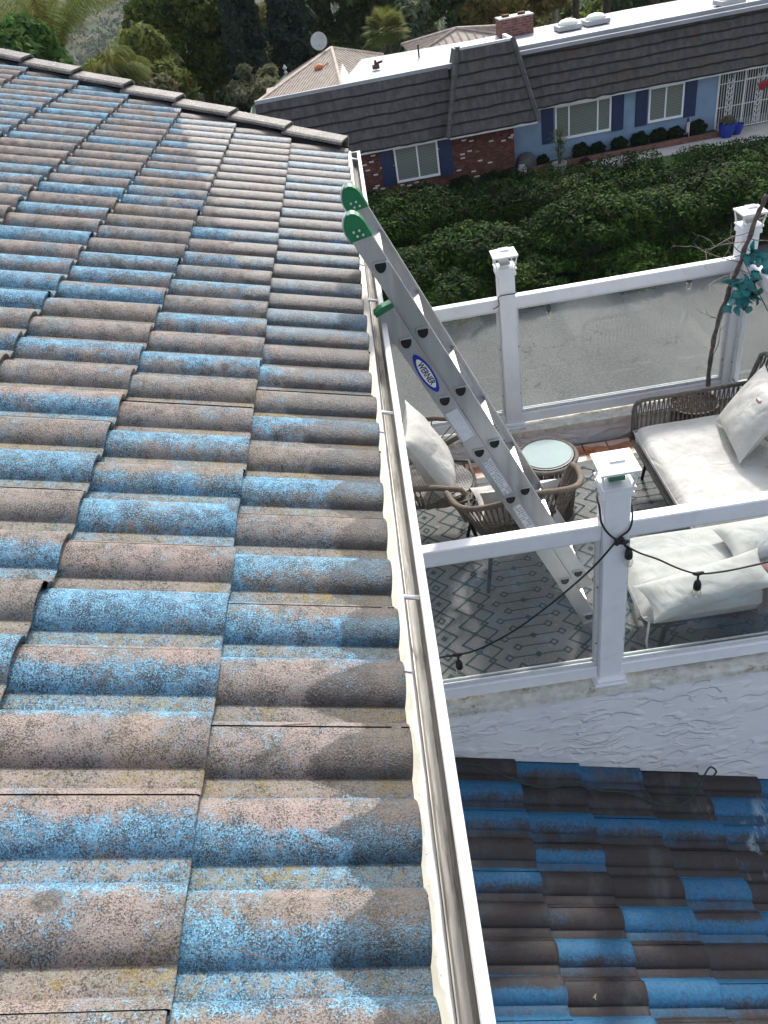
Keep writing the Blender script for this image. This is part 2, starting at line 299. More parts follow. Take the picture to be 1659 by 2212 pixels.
def brick_mat(name, c1, c2, mort, bw, rh, ms, white=0.0, flip=True):
    t = NT(name); p = t.sep(t.co); b = t.n.new('ShaderNodeTexBrick'); t.lk(t.comb(t.ma('ADD', p[0], t.ma('MULTIPLY', p[1], .6)), p[2], 0), b.inputs[0])
    b.inputs['Scale'].default_value = 1; b.inputs['Brick Width'].default_value = bw; b.inputs['Row Height'].default_value = rh; b.inputs['Mortar Size'].default_value = ms
    b.inputs['Color1'].default_value = (0, 0, 0, 1); b.inputs['Color2'].default_value = (1, 1, 1, 1); b.inputs['Mortar'].default_value = (.5, .5, .5, 1); b.inputs['Bias'].default_value = 0
    r = b.outputs[0]; c = t.mix(t.ramp(r, .2, .8), c1, c2); c = t.mix(t.ramp(t.noise(4, 4), .4, .7), c, tuple(x*.65 for x in c1))
    if white: c = t.mix(t.ramp(r, white, white+.01), c, (.62, .58, .54))
    c = t.mix(b.outputs[1], c, mort); return t.fin(c, .85, 0, t.bump(b.outputs[1], -.6, .01), .25)
M_brick = brick_mat('red_brick', (.095, .030, .024), (.17, .055, .042), (.10, .075, .065), .21, .075, .008, .945)
M_bstucco = simple('blue_stucco', (.20, .29, .405), .85, var=.11, sc=1.1, bs=.35, bsc=14, spec=.2)
M_navy = simple('navy_shutter', (.010, .025, .085), .5, var=.12)
t = NT('mansard_shingle'); p = t.sep(t.co); st = t.noise(2.2, 5, .65, t.mapv((2.2, 2.2, .35))); c = t.mix(t.ramp(st, .3, .7), (.060, .056, .055), (.105, .100, .098))
jn = t.n.new('ShaderNodeTexBrick'); t.lk(t.comb(p[0], p[2], 0), jn.inputs[0]); jn.inputs['Scale'].default_value = 1; jn.inputs['Brick Width'].default_value = .34; jn.inputs['Row Height'].default_value = .4; jn.inputs['Mortar Size'].default_value = .004; jn.inputs['Color1'].default_value = (.93, .93, .93, 1); jn.inputs['Color2'].default_value = (1, 1, 1, 1); jn.inputs['Mortar'].default_value = (.86, .86, .86, 1)
c = t.mix(.6, c, jn.outputs[0], 'MULTIPLY'); rs = t.ma('MULTIPLY', t.ramp(t.noise(1.3, 6, .75, t.mapv((1.5, 1.5, .5))), .48, .66), t.ramp(p[0], 1.5, 7)); c = t.mix(t.ma('MULTIPLY', rs, .6), c, (.105, .068, .038))
M_mans = t.fin(c, .8, 0, t.bump(t.noise(18, 4), .3, .02), .25)
M_cap2 = simple('mansard_hip', (.075, .07, .068), .8, var=.25, sc=5)
M_froof = simple('white_roof_membrane', (.30, .315, .345), .6, var=.08, sc=.8, dirt=.12)
M_trim = simple('white_trim', (.60, .62, .63), .5, var=.06, sc=3)
M_greytrim = simple('grey_trim', (.42, .43, .43), .6, var=.1, sc=3)
M_tan = simple('tan_roof_tile', (.36, .30, .25), .8, var=.2, sc=2.5, bs=.3, bsc=20)
M_tand = simple('tan_roof_rib', (.22, .185, .155), .8, var=.2, sc=2.5)
M_blind = None
t = NT('window_blind'); p = t.sep(t.co); sw = t.ma('SINE', t.ma('MULTIPLY', p[2], 105)); c = t.mix(t.ramp(sw, -.6, .6), (.10, .12, .105), (.22, .25, .22)); M_blind = t.fin(c, .25, 0, None, .6)
M_pathc = simple('path_concrete', (.50, .47, .43), .85, var=.12, sc=1.5)
M_lawn = simple('lawn_grass', (.055, .12, .03), .9, var=.35, sc=6, bs=.8, bsc=40)
M_soil = simple('garden_soil', (.045, .035, .025), .95, var=.4, sc=8, bs=.6, bsc=30)
M_cobalt = simple('cobalt_glaze', (.008, .035, .30), .15, var=.15)
M_iron = simple('white_iron', (.66, .66, .66), .5, var=.05)
M_red = simple('red_wreath', (.28, .012, .015), .5, var=.2)
M_rock = simple('grey_rock', (.085, .088, .09), .85, var=.3, sc=4, bs=.7, bsc=8)
M_pot = simple('pale_pot', (.45, .45, .44), .6, var=.1)
M_domeS = simple('skylight_dome', (.80, .80, .74), .25, var=.05)
M_wood = simple('branch_bark', (.115, .090, .080), .9, var=.35, sc=30, bs=.9, bsc=70)
M_bark = simple('tree_bark', (.09, .07, .055), .95, var=.3, sc=4, bs=.8, bsc=12)
M_barkp = simple('pale_bark', (.30, .27, .23), .9, var=.25, sc=4)
M_teal = simple('teal_leaf', (.018, .17, .175), .35, var=.35, sc=14)
M_solar = simple('solar_cell', (.20, .22, .24), .2, var=.15, sc=200)
M_led = simple('led_board_green', (.02, .16, .05), .4, var=.1)
def leaf_mat(name, dark, mid, lite, rough=.75, tr=.4):
    t = NT(name); a = t.sep(t.attr('T', 1)); c = t.mix(t.ramp(a[0], .0, .5), dark, mid); c = t.mix(t.ramp(a[0], .5, 1.0), c, lite); c = t.mix(t.ma('MULTIPLY', t.ramp(t.noise(.9, 4, .7), .50, .72), .45), c, (mid[0]*2.2+.01, mid[1]*1.15, mid[2]*.9)); c = t.mix(t.ma('MULTIPLY', t.ramp(t.noise(.55, 3, .6, t.mapv(loc=(4, 4, 4))), .5, .7), .4), c, dark)
    t.fin(c, rough, 0, None, .12); tl = t.n.new('ShaderNodeBsdfTranslucent'); t.lk(c, tl.inputs[0]); ms = t.n.new('ShaderNodeMixShader'); ms.inputs[0].default_value = tr
    t.lk(t.p.outputs[0], ms.inputs[1]); t.lk(tl.outputs[0], ms.inputs[2]); t.lk(ms.outputs[0], t.out.inputs[0]); return t.m
L_hedge = leaf_mat('hedge_leaf', (.003, .010, .002), (.016, .046, .005), (.075, .165, .014), tr=.16)
L_dark = leaf_mat('dark_leaf', (.05, .08, .016), (.14, .19, .04), (.30, .34, .09), tr=.55)
L_ficus = leaf_mat('ficus_leaf', (.03, .07, .02), (.06, .14, .03), (.11, .22, .055))
L_palm = leaf_mat('palm_leaf', (.08, .11, .02), (.17, .20, .05), (.28, .31, .13))
L_olive = leaf_mat('olive_leaf', (.10, .11, .06), (.18, .19, .10), (.29, .29, .18))
L_con = leaf_mat('conifer_leaf', (.02, .038, .026), (.048, .078, .052), (.10, .13, .085))
L_pine = leaf_mat('pine_leaf', (.05, .08, .026), (.11, .16, .05), (.19, .235, .085))
L_yel = leaf_mat('yellow_leaf', (.10, .095, .025), (.19, .17, .05), (.30, .25, .08))
L_far = leaf_mat('far_leaf', (.06, .09, .05), (.12, .155, .085), (.20, .225, .13))
L_hill = leaf_mat('hillside_leaf', (.04, .06, .045), (.075, .10, .075), (.12, .145, .11))
L_bush = leaf_mat('box_bush_leaf', (.006, .018, .008), (.014, .036, .014), (.03, .06, .025))

# ---------------------------------------------------------------- tile roof builder
PITCH = .1455
def tile_roof(name, mat, parent, O, sdir, nrm, noses, y0, y1, jphase, kinds, ymax=None, wetfn=None, exposure=.341, rise=.024, hb=.029, mort=True):
    """double-barrel concrete tiles: real overlapping courses; O = point on the pan plane at s=0, y=0"""
    O = np.array(O); s_ = np.array(sdir); N_ = np.array(nrm); Yv = np.array([0, 1., 0])
    Vt, Fc, Cl = [], [], []; base = 0
    bw = .109/PITCH
    def prof(p):   # p 0..1 from far start of barrel to next far start, going towards -Y
        if p > bw: return .0015*math.sin((p-bw)/(1-bw)*math.pi)
        u = p/bw; return hb*max(0, 1-abs(2*u-1)**2.3)**.72
    ph = [0, .02, .05, .10, .17, .24, .31, .38, .45, .52, .58, .64, .69, .73, .749, .77, .82, .90, .97]
    kmin = int((y0-jphase)/PITCH)-1; kmax = int((y1-jphase)/PITCH)+2
    for ci, ns in enumerate(noses):
        k = kmin + ((kmin+ci) % 2)
        while k < kmax:
            # one tile = barrels k+1 and k, joint 25 mm on the near side of a barrel's far start
            jy = jphase+(k+2)*PITCH-.025; ye = jy-2*PITCH+(.0022 if mat is M_tile else .0034)
            js = rnd.gauss(0, .0025); jh = rnd.gauss(0, .0012); tw = rnd.gauss(0, .002); rv = rnd.random()
            ys = []; hs = []; ps = []; ks = []
            for kk in (k+2, k+1, k):
                for p in ph:
                    y = jphase+kk*PITCH-p*PITCH
                    if ye <= y <= jy: ys.append(y); hs.append(prof(p)); ps.append(p); ks.append(kk)
            for yy in (jy, ye):
                q = (jphase-yy)/PITCH; kk = -math.floor(q); p = q+kk
                if yy == jy: ys.insert(0, yy); hs.insert(0, prof(p)); ps.insert(0, p); ks.insert(0, kk)
                else: ys.append(yy); hs.append(prof(p)); ps.append(p); ks.append(kk)
            n = len(ys)
            if min(ys) > y1 or max(ys) < y0: k += 2; continue
            ts = [0, .004, .02, .06, .14, .24, exposure, exposure+.05]
            for ti, tt in enumerate([-1]+ts):
                for i in range(n):
                    nose = tt == -1; t2 = 0 if nose else tt
                    y = ys[i]; s = ns+js-t2+(0 if not nose else -.004-.004*rnd.random())+tw*(i/n-.5)
                    h = rise*(1-t2/exposure)+hs[i]+jh
                    if tt == 0: h -= .0035
                    if nose: h -= .022+.004*rnd.random()
                    if tt > exposure: h -= .004
                    if ymax is not None: y = min(y, ymax(s))
                    y = min(y, y1)
                    P = O+s_*s+N_*h+Yv*y
                    Vt.append(P)
                    kd = kinds(ci, ks[i]); p = ps[i]
                    b = 0.0
                    def st(a, c, x): x = min(1, max(0, (x-a)/(c-a))); return x*x*(3-2*x)
                    if kd == 'F': b = .95-.35*st(.5, .8, p)
                    elif kd == 'U': b = .92-.62*st(.30, .70, p)-.15*st(.8, 1, p)
                    elif kd == 'G': b = .05+.75*st(.28, .55, p)-.15*st(.76, 1, p)+.35*(1-st(.03, .12, p))
                    elif kd == 'T': b = .65*(1-st(.05, .28, p))+.05
                    elif kd == 'M': b = .42+.1*math.sin(p*9+k)
                    else: b = .06
                    b += (.28 if kd in 'FUGM' else .12)*st(exposure*.86, exposure*.99, t2)
                    pan = st(bw-.015, bw+.03, p)*(1-st(.94, 1.0, p)) if p > .5 else 0.0
                    w = wetfn(s, y, ps[i], ci) if wetfn else 0.0
                    if nose: w = -1.0
                    Cl.append((b, rv, w, pan))
            for a in range(len(ts)):
                for i in range(n-1):
                    q = base+a*n+i; Fc.append((q, q+1, q+n+1, q+n))
            base += n*(len(ts)+1); k += 2
    o = npmesh(name, Vt, Fc, mat, parent, True, None)
    me = o.data; a = me.attributes.new('T', 'FLOAT_COLOR', 'POINT'); a.data.foreach_set('color', np.array(Cl, float).ravel())
    me.set_sharp_from_angle(angle=R(55)) if hasattr(me, 'set_sharp_from_angle') else None
    return o

# ---------------------------------------------------------------- OUR HOUSE: main roof
TH = math.atan(1/3); sD = (math.cos(TH), 0, -math.sin(TH)); nD = (math.sin(TH), 0, math.cos(TH))
house = thing('house', 'white house with a faded blue and brown barrel tile roof, gutter along its eave', 'house', (-3, 2.5, -11.6))
HB = 1.128                                                   # pan plane is this far below the camera
On = (-nD[0]*HB, 0, -nD[2]*HB)
def P_s(s, y, h=0): return V(On[0]+sD[0]*s+nD[0]*h, y, On[2]+sD[2]*s+nD[2]*h)
def rake(s): return 5.02+.42*(-.06-(On[0]+sD[0]*s))
K0 = {-3: 'B', -2: 'U', -1: 'T', 0: 'G', 1: 'G', 2: 'B', 3: 'T', 4: 'G', 5: 'U', 6: 'B', 7: 'U', 8: 'B', 9: 'U', 10: 'B', 11: 'M', 12: 'B', 13: 'U'}
K1 = {-2: 'U', -1: 'B', 0: 'T', 1: 'G', 2: 'T', 3: 'G', 4: 'F', 5: 'B', 6: 'F', 7: 'G', 8: 'U', 9: 'B', 10: 'B', 11: 'U', 12: 'B', 13: 'U', 14: 'B'}
K2 = {0: 'B', 1: 'B', 2: 'T', 3: 'U', 4: 'B', 5: 'G', 6: 'B', 7: 'F', 8: 'B', 9: 'G', 10: 'B', 11: 'U', 12: 'B'}
kr = random.Random(11); KR = {}
def kinds_main(c, k):
    for i, d in enumerate((K0, K1, K2)):
        if c == i and k in d: return d[k]
    if (c, k) not in KR:
        alt = (k+c) % 2 == 0
        KR[(c, k)] = kr.choice('UUFGM') if (alt and kr.random() < .78) or (not alt and kr.random() < .16) else kr.choice('BBBT')
    return KR[(c, k)]
def wet_main(s, y, p, c):
    d = .283-s                                                 # distance up from the eave edge: damp band, wider in the low half of each barrel
    q_ = max(0, min(1, (p-.12)/.5)); q_ = q_*q_*(3-2*q_)*(1-max(0, (p-.78)/.22)*.8)
    lim = .075+(.095 if .62 < y < 1.0 else .05 if y < 1.45 else .07)*q_+.012*math.sin(y*17)
    if y > 1.5: lim += (y-1.5)*.24
    return max(-.4, .5+(lim-d)*5)
tile_roof('roof_tiles', M_tile, house, On, sD, nD, [.283-.341*i for i in range(14)], -.7, 8.0, .556, kinds_main, rake, wet_main)
m = MB(); s0, s1 = .262, -4.6                                   # roof deck under the tiles
m.prism([P_s(s0, -.8, -.004), P_s(s0, rake(s0), -.004), P_s(s1, rake(s1), -.004), P_s(s1, -.8, -.004)], Vector(nD)*-.05); m.build('roof_deck', M_soil, house)
m = MB(); q0, q1 = P_s(s1, -.8, .03), P_s(s1, rake(s1), .03)     # back slope beyond the ridge, out of the picture
m.prism([q0, q1, q1+V(-4.5, -1.9, -1.5), q0+V(-4.5, 0, -1.5)], (0, 0, -.08)); m.build('back_slope', M_cap, house)
# cap tiles along the slanting edge of the roof
edge_d = (P_s(-1, rake(-1))-P_s(0, rake(0))); L1 = edge_d.length; ed = edge_d.normalized(); en = Vector(nD); ew = ed.cross(en).normalized()
if ew.y < 0: ew = -ew
start = P_s(.245, rake(.245)-.03, .0)
ncap = 14; capl = .385; m0 = None
for i in range(ncap):
    m = MB(); a = start+ed*(i*capl*.955)+V(rnd.gauss(0, .003), rnd.gauss(0, .006), 0); tilt = Matrix.Rotation(R(-3.6+rnd.gauss(0, .6)), 3, ew)
    outl = [(-.075, .012), (-.070, .024), (-.055, .034), (.040, .048), (.066, .040), (.080, -.02), (.068, -.02), (.056, .026), (.036, .034), (-.048, .020), (-.058, .010), (-.064, .006)]
    o3 = [a+ew*(x+.03)+en*(h+.058) for x, h in outl]; b3 = []
    off = tilt @ (ed*capl)
    m.prism(o3, off); m.build('cap_tile', M_cap, house)
m = MB()                                                        # dark mortar bed and fascia below the cap tiles
a = start; b = start+ed*5.4
m.prism([a+ew*-.03+en*.05, a+ew*.10+en*.05, a+ew*.10+en*-.16, a+ew*-.03+en*-.03], b-a); m.build('rake_board', simple('dark_mortar', (.03, .028, .026), .9), house)
m = MB(); m.box((-3.05, 1.95, -6.45), (5.1, 5.4, 9.9)); m.build('wall', M_stucco, house)
m = MB(); m.box((-.16, 2.2, -1.31), (.03, 6.2, .17)); m.box((-.33, 2.2, -1.40), (.34, 6.2, .02)); m.build('fascia_board', M_lip, house)
# gutter
GY0, GY1 = -.9, 5.42
gut = MB(); pr = [(-.150, -1.175), (-.092, -1.186), (-.064, -1.205), (-.058, -1.262), (-.044, -1.270), (-.034, -1.262), (-.022, -1.240), (-.019, -1.190)]
gut2 = MB()
def ext(mb, pr, y0, y1, th):
    out = [(x+th[0], z+th[1]) for x, z in pr]
    lp = pr+out[::-1]; mb.prism([V(x, y0, z) for x, z in lp], (0, y1-y0, 0))
# trough with rolled ribs
prT = [(-.148, -1.22), (-.146, -1.315), (-.10, -1.335), (-.064, -1.338), (-.056, -1.326), (-.048, -1.320), (-.040, -1.312), (-.034, -1.285), (-.028, -1.262), (-.0235, -1.235)]
def spansheet(mb, pr, y0, y1, n=1):
    i = len(mb.v)
    for k in range(n+1):
        for x, z in pr: mb.v.append((x, y0+(y1-y0)*k/n, z))
    L = len(pr)
    for k in range(n):
        for j in range(L-1): mb.face((i+k*L+j, i+k*L+j+1, i+(k+1)*L+j+1, i+(k+1)*L+j))
g = MB()
spansheet(g, [(-.150, -1.20), (-.150, -1.30), (-.128, -1.318), (-.088, -1.322), (-.066, -1.318), (-.0625, -1.300), (-.060, -1.300), (-.056, -1.312), (-.040, -1.310), (-.031, -1.298), (-.028, -1.27), (-.0265, -1.238)], GY0, GY1)
spansheet(g, [(-.148, -1.326), (-.02, -1.326), (-.012, -1.28), (-.0095, -1.24)], GY0, GY1)
g.box((-.09, GY1+.001, -1.275), (.15, .004, .085)); g.box((-.09, GY0, -1.275), (.15, .004, .085))
gut = g.build('gutter', M_gut, house)
g = MB(); g.prism([V(-.0275, GY0, -1.238), V(-.0275, GY0, -1.2315), V(-.0245, GY0, -1.229), V(-.0085, GY0, -1.229), V(-.006, GY0, -1.2315), V(-.006, GY0, -1.262), V(-.009, GY0, -1.262), V(-.009, GY0, -1.238)], (0, GY1-GY0+.012, 0)); g.box((-.075, GY1+.008, -1.236), (.14, .010, .012)); g.build('gutter_lip', M_lip, gut)
g = MB(); nseg = 150; i0 = len(g.v); fr_ = random.Random(3)     # cream flashing from under the tiles down into the trough
for k in range(nseg+1):
    y = GY0+(GY1-.05-GY0)*k/nseg
    for x, z in [(-.16, -1.185), (-.10, -1.195), (-.076, -1.203), (-.0645+.002*fr_.random(), -1.209), (-.0640, -1.304)]: g.v.append((x, y, z))
for k in range(nseg):
    for j in range(4): q = i0+k*5+j; g.face((q, q+1, q+6, q+5))
g.build('flashing', M_flash, gut)
for y in (1.02, 1.93, 3.3):
    g = MB(); g.prism([V(-.16, y, -1.182), V(-.10, y, -1.192), V(-.076, y, -1.200), V(-.0635, y, -1.206), V(-.0635, y, -1.26), V(-.068, y, -1.26), V(-.079, y, -1.206), V(-.16, y, -1.19)], (0, .022, 0)); g.build('flashing_seam', M_greytrim, gut)
for y in (.15, 1.245, 2.06, 2.94, 4.15, 5.2):
    m = MB(); m.tube([(-.10, y, -1.206), (-.029, y, -1.224)], .0056, 12); m.build('gutter_strap', M_alu_b, gut, True)

# ---------------------------------------------------------------- DECK below: walls, floor
DZ, FL = -2.97, -3.12
deck = thing('roof_deck_terrace', 'white stucco walled terrace with terracotta floor under the glass railing', 'terrace', (.85, 3.4, -11.6))
m = MB(); m.box((.85, 3.42, FL-.10), (2.9, 2.0, .2)); m.build('floor', M_terra, deck)
def wallrun(name, x0, x1, y0, y1):
    nx = max(2, int(abs(x1-x0)/.04)) if abs(x1-x0) > abs(y1-y0) else 1
    m = MB(); m.box(((x0+x1)/2, (y0+y1)/2, (DZ-.014-11.6)/2), (x1-x0, y1-y0, 11.6+DZ-.014)); m.build(name, M_stucco, deck)
wallrun('front_wall', -.5, 2.42, 2.250, 2.42); wallrun('rear_wall', -.5, 2.42, 4.47, 4.66); wallrun('side_wall', 2.25, 2.419, 2.421, 4.469)
m = MB(); rr = random.Random(5)
def ledge(x0, x1, y0, y1, ns, along='x'):
    i = len(m.v); prf = [(0, -.045), (-.001, -.012), (.012, 0), (.5, .002), (.988, 0), (1.001, -.012), (1, -.045)]
    for k in range(ns+1):
        u = k/ns
        for a, h in prf:
            jj = rr.gauss(0, .0016)
            if along == 'x': m.v.append((x0+(x1-x0)*u, y0+(y1-y0)*a+jj, DZ+h+jj*.6))
            else: m.v.append((x0+(x1-x0)*a+jj, y0+(y1-y0)*u, DZ+h+jj*.6))
    L = len(prf)
    for k in range(ns):
        for j in range(L-1):
            q = i+k*L+j; m.face((q, q+1, q+L+1, q+L))
ledge(-.5, 2.43, 2.243, 2.428, 90); ledge(-.5, 2.43, 4.462, 4.668, 90); ledge(2.24, 2.43, 2.43, 4.46, 60, 'y'); m.build('ledge', M_ledge, deck)
# lower roof against the front wall
lroof = thing('lower_tile_roof', 'dark glossy blue and brown tile roof sloping away below the white stucco wall', 'roof', (2, .8, -11.6))
al = math.atan(.375); s2 = (math.cos(al), 0, -math.sin(al)); n2 = (math.sin(al), 0, math.cos(al))
KL = [['B', 'U', 'U', 'B', 'U', 'B', 'B', 'G', 'U'], ['U', 'B', 'U', 'G', 'B', 'B', 'U', 'B', 'U', 'U'], ['M', 'B', 'U', 'B', 'B', 'F', 'B', 'F', 'B', 'B'], ['B', 'B', 'U', 'B', 'F', 'G', 'B', 'U', 'B'], ['B', 'F', 'U', 'B', 'B', 'U', 'B', 'B', 'U']]
kr2 = random.Random(5); KR2 = {}
LPH = 2.244+.035
def kinds_low(c, k):
    r = -k; cc = c-2
    if 0 <= cc < 5 and 0 <= r < len(KL[cc]): return KL[cc][r]
    if (c, k) not in KR2: KR2[(c, k)] = kr2.choice('UFFG') if kr2.random() < (.82 if (k+c) % 2 else .12) else 'B'
    return KR2[(c, k)]
def K_low(c, k): return kinds_low(c, k)
lox = [.266+.319*i for i in range(-2, 12)]
tile_roof('roof_tiles', M_tile2, lroof, (0, 0, -3.372), s2, n2, [x/math.cos(al) for x in lox], -1.6, 2.249, LPH, K_low, None, None, exposure=.341, rise=.022, hb=.026)
m = MB(); m.prism([V(-.5, -1.6, -3.38+.1875), V(-.5, 2.249, -3.38+.1875), V(4.1, 2.249, -3.38-.375*4.1), V(4.1, -1.6, -3.38-.375*4.1)], (0, 0, -.1)); m.build('roof_deck', M_dark, lroof)
m = MB(); m.box((1.5, .3, -8.35), (3.9, 3.88, 6.5)); m.build('wall', M_stucco, lroof)

# ---------------------------------------------------------------- railings
def post(x, y, par, label=None):
    m = MB(); m.box((x, y, (DZ+.002-1.86)/2), (.102, .102, 1.86-abs(0)+0-(-DZ-.002)*-1 if False else (-1.86-DZ-.002)), None, .004)
    p = m.build('post', M_vinyl, par)
    m = MB(); m.box((x, y, DZ+.012), (.150, .150, .020), None, .004); m.box((x, y, DZ+.032), (.136, .136, .022), None, .008); m.build('base_trim', M_vinyl, p)
    return p
RZ = -2.02
def rail_run(par, a, b, y, axis='x', front=-1):
    """one bay between two posts; a..b along the axis, y the other coordinate"""
    def B(u0, u1, w0, w1, z0, z1, bev=.003):
        c = ((u0+u1)/2, (w0+w1)/2, (z0+z1)/2); d = (u1-u0, w1-w0, z1-z0)
        if axis == 'y': c = (c[1], c[0], c[2]); d = (d[1], d[0], d[2])
        return c, d, None, bev
    m = MB(); m.box(*B(a, b, y-.028, y+.028, RZ-.078, RZ, .005)); m.build('top_rail', M_vinyl, par)
    m = MB(); m.box(*B(a, b, y-.028, y+.028, DZ+.022, DZ+.098, .005)); m.build('bottom_rail', M_vinyl, par)
    m = MB(); m.box(*B(a, b, y-.016, y-.006, DZ+.099, DZ+.122)); m.box(*B(a, b, y+.006, y+.016, DZ+.099, DZ+.122)); m.box(*B(a, b, y-.016, y+.016, RZ-.092, RZ-.0785, .002))
    m.box(*B(a, a+.018, y-.014, y+.014, DZ+.1225, RZ-.0925, .002)); m.box(*B(b-.018, b, y-.014, y+.014, DZ+.1225, RZ-.0925, .002)); m.build('glazing_bead', M_vinyl_bead, par)
    for zz in (DZ+.25, DZ+.6):
        for u_ in (a+.009, b-.009): m = MB(); c_, d_, _, _b = B(u_-.0035, u_+.0035, y+front*.0165, y+front*.0145, zz-.0035, zz+.0035); m.box(c_, (abs(d_[0]), abs(d_[1]), d_[2])); m.build('screw', M_dark, par)
    m = MB(); m.box(*B(a+.012, b-.012, y-.003, y+.003, DZ+.10, RZ-.08, 0)); m.build('glass_panel', M_glass, par)
PX, PYN, PYF, PX2 = .753, 2.322, 4.575, 2.235
rn_ = thing('glass_railing', 'white glass railing on the stained ledge of the stucco wall nearest the camera', 'railing', (PX, PYN, DZ))
post(PX, PYN, rn_); rail_run(rn_, -.48, PX-.051, PYN); rail_run(rn_, PX+.051, PX2-.051, PYN); post(PX2, PYN, rn_)
rf = thing('glass_railing', 'white glass railing on the far side of the terrace in front of the hedge', 'railing', (PX, PYF, DZ))
post(PX, PYF, rf); post(PX2, PYF, rf); rail_run(rf, -.48, PX-.051, PYF); rail_run(rf, PX+.051, PX2-.051, PYF)
rs = thing('glass_railing', 'white vinyl and glass railing running from the corner post at the right edge', 'railing', (PX2, 3.4, DZ)); rail_run(rs, PYN+.052, PYF-.052, PX2, 'y')

def solar_light(x, y, label):
    z = -1.858; o = thing('solar_post_light', label, 'post light', (x, y, z), 'solar lights capping the railing posts')
    m = MB(); i = len(m.v)
    def frus(w0, z0, w1, z1):
        k = len(m.v)
        for w, zz in ((w0, z0), (w1, z1)):
            for sx, sy in ((-1, -1), (1, -1), (1, 1), (-1, 1)): m.v.append((x+sx*w/2, y+sy*w/2, z+zz))
        for j in range(4): m.face((k+j, k+(j+1) % 4, k+4+(j+1) % 4, k+4+j))
        m.face((k+3, k+2, k+1, k)); m.face((k+4, k+5, k+6, k+7))
    frus(.118, -.012, .118, .006); frus(.112, .0065, .112, .022); frus(.122, .0225, .126, .034); m.build('collar', M_vinyl, o)
    for sx in (-1, 1):
        for sy in (-1, 1): m = MB(); m.tube([(x+sx*.054, y+sy*.054, z+.034), (x+sx*.066, y+sy*.066, z+.104)], .005, 4); m.build('corner_bar', M_vinyl, o)
    m = MB()
    k = len(m.v)
    for w, zz in ((.052, .0345), (.066, .1030)):
        for sx, sy in ((-1, -1), (1, -1), (1, 1), (-1, 1)): m.v.append((x+sx*w, y+sy*w, z+zz))
    for j in range(4): m.face((k+j, k+(j+1) % 4, k+4+(j+1) % 4, k+4+j))
    m.build('lens', M_glass, o)
    m = MB(); m.box((x, y, z+.056), (.062, .062, .018), None, .002); m.build('battery_board', M_led if 'nearest' in label else M_greytrim, o)
    m = MB(); frus(.146, .104, .150, .115); frus(.146, .1155, .066, .1325); m.build('lid', M_vinyl, o)
    m = MB(); m.box((x, y, z+.135), (.058, .058, .008), None, .002); sp = m.build('panel_frame', M_vinyl, o)
    m = MB(); m.box((x, y, z+.1395), (.046, .046, .002)); m.build('solar_cell', M_solar, sp)
    return o
solar_light(PX, PYN, 'white solar cap light on the railing post nearest the camera, wrapped by black string lights')
solar_light(PX, PYF, 'white solar cap light on the far middle post in front of the hedge')
solar_light(PX2, PYF, 'white solar cap light on the corner post behind the leaning bare branch')
solar_light(PX2, PYN, 'white solar cap light on the near right corner post, outside the picture')

# ---------------------------------------------------------------- ladder
A = 1.165; U = V(math.cos(A), 0, -math.sin(A)); Nb = V(-math.sin(A), 0, -math.cos(A)); P0 = V(.005, 2.747, -1.024)
lad = thing('extension_ladder', 'aluminium extension ladder with green end caps leaning on the gutter', 'ladder', (1.08, 2.93, FL))
RG = .3048; WN = .0365
def rail(y, sgn, t0, t1, nb, nm='side_rail'):
    m = MB(); c = P0+Nb*nb
    def L(n, yy, t): p = c+Nb*n+U*t; return V(p.x, yy, p.z)
    th = .003; fl = .026
    outl = [(-WN, 0), (WN, 0), (WN, fl), (WN-.007, fl), (WN-.007, fl-.003), (WN-th, fl-.003), (WN-th, th), (-WN+th, th), (-WN+th, fl-.003), (-WN+.007, fl-.003), (-WN+.007, fl), (-WN, fl)]
    m.prism([L(n, y+sgn*d, t0) for n, d in outl], U*(t1-t0))
    for n in (-WN+.010, WN-.010): m.prism([L(n-.0012, y-sgn*.0008, t0), L(n+.0012, y-sgn*.0008, t0), L(n+.0012, y+sgn*.001, t0), L(n-.0012, y+sgn*.001, t0)], U*(t1-t0))
    return m.build(nm, M_alu, lad)
YN, YFR = 2.745, 3.126; TF0, TF1, TB0, TB1 = -.175, 6.35*RG, .135, 7.42*RG
BO = .0735
fn = rail(YN, 1, TF0, TF1, 0); ff = rail(YFR, -1, TF0, TF1, 0)
bnr = rail(YN-.0125, 1, TB0, TB1, BO); bf = rail(YFR+.0125, -1, TB0+.16, TB1, BO)
def dprof(r, off=0):
    pts = []
    for k in range(13):
        a = math.pi*k/12; pts.append((r*math.cos(a), r*math.sin(a)*.95))
    return [(n_, t_-r*.45) for t_, n_ in [(b, a) for a, b in pts]]
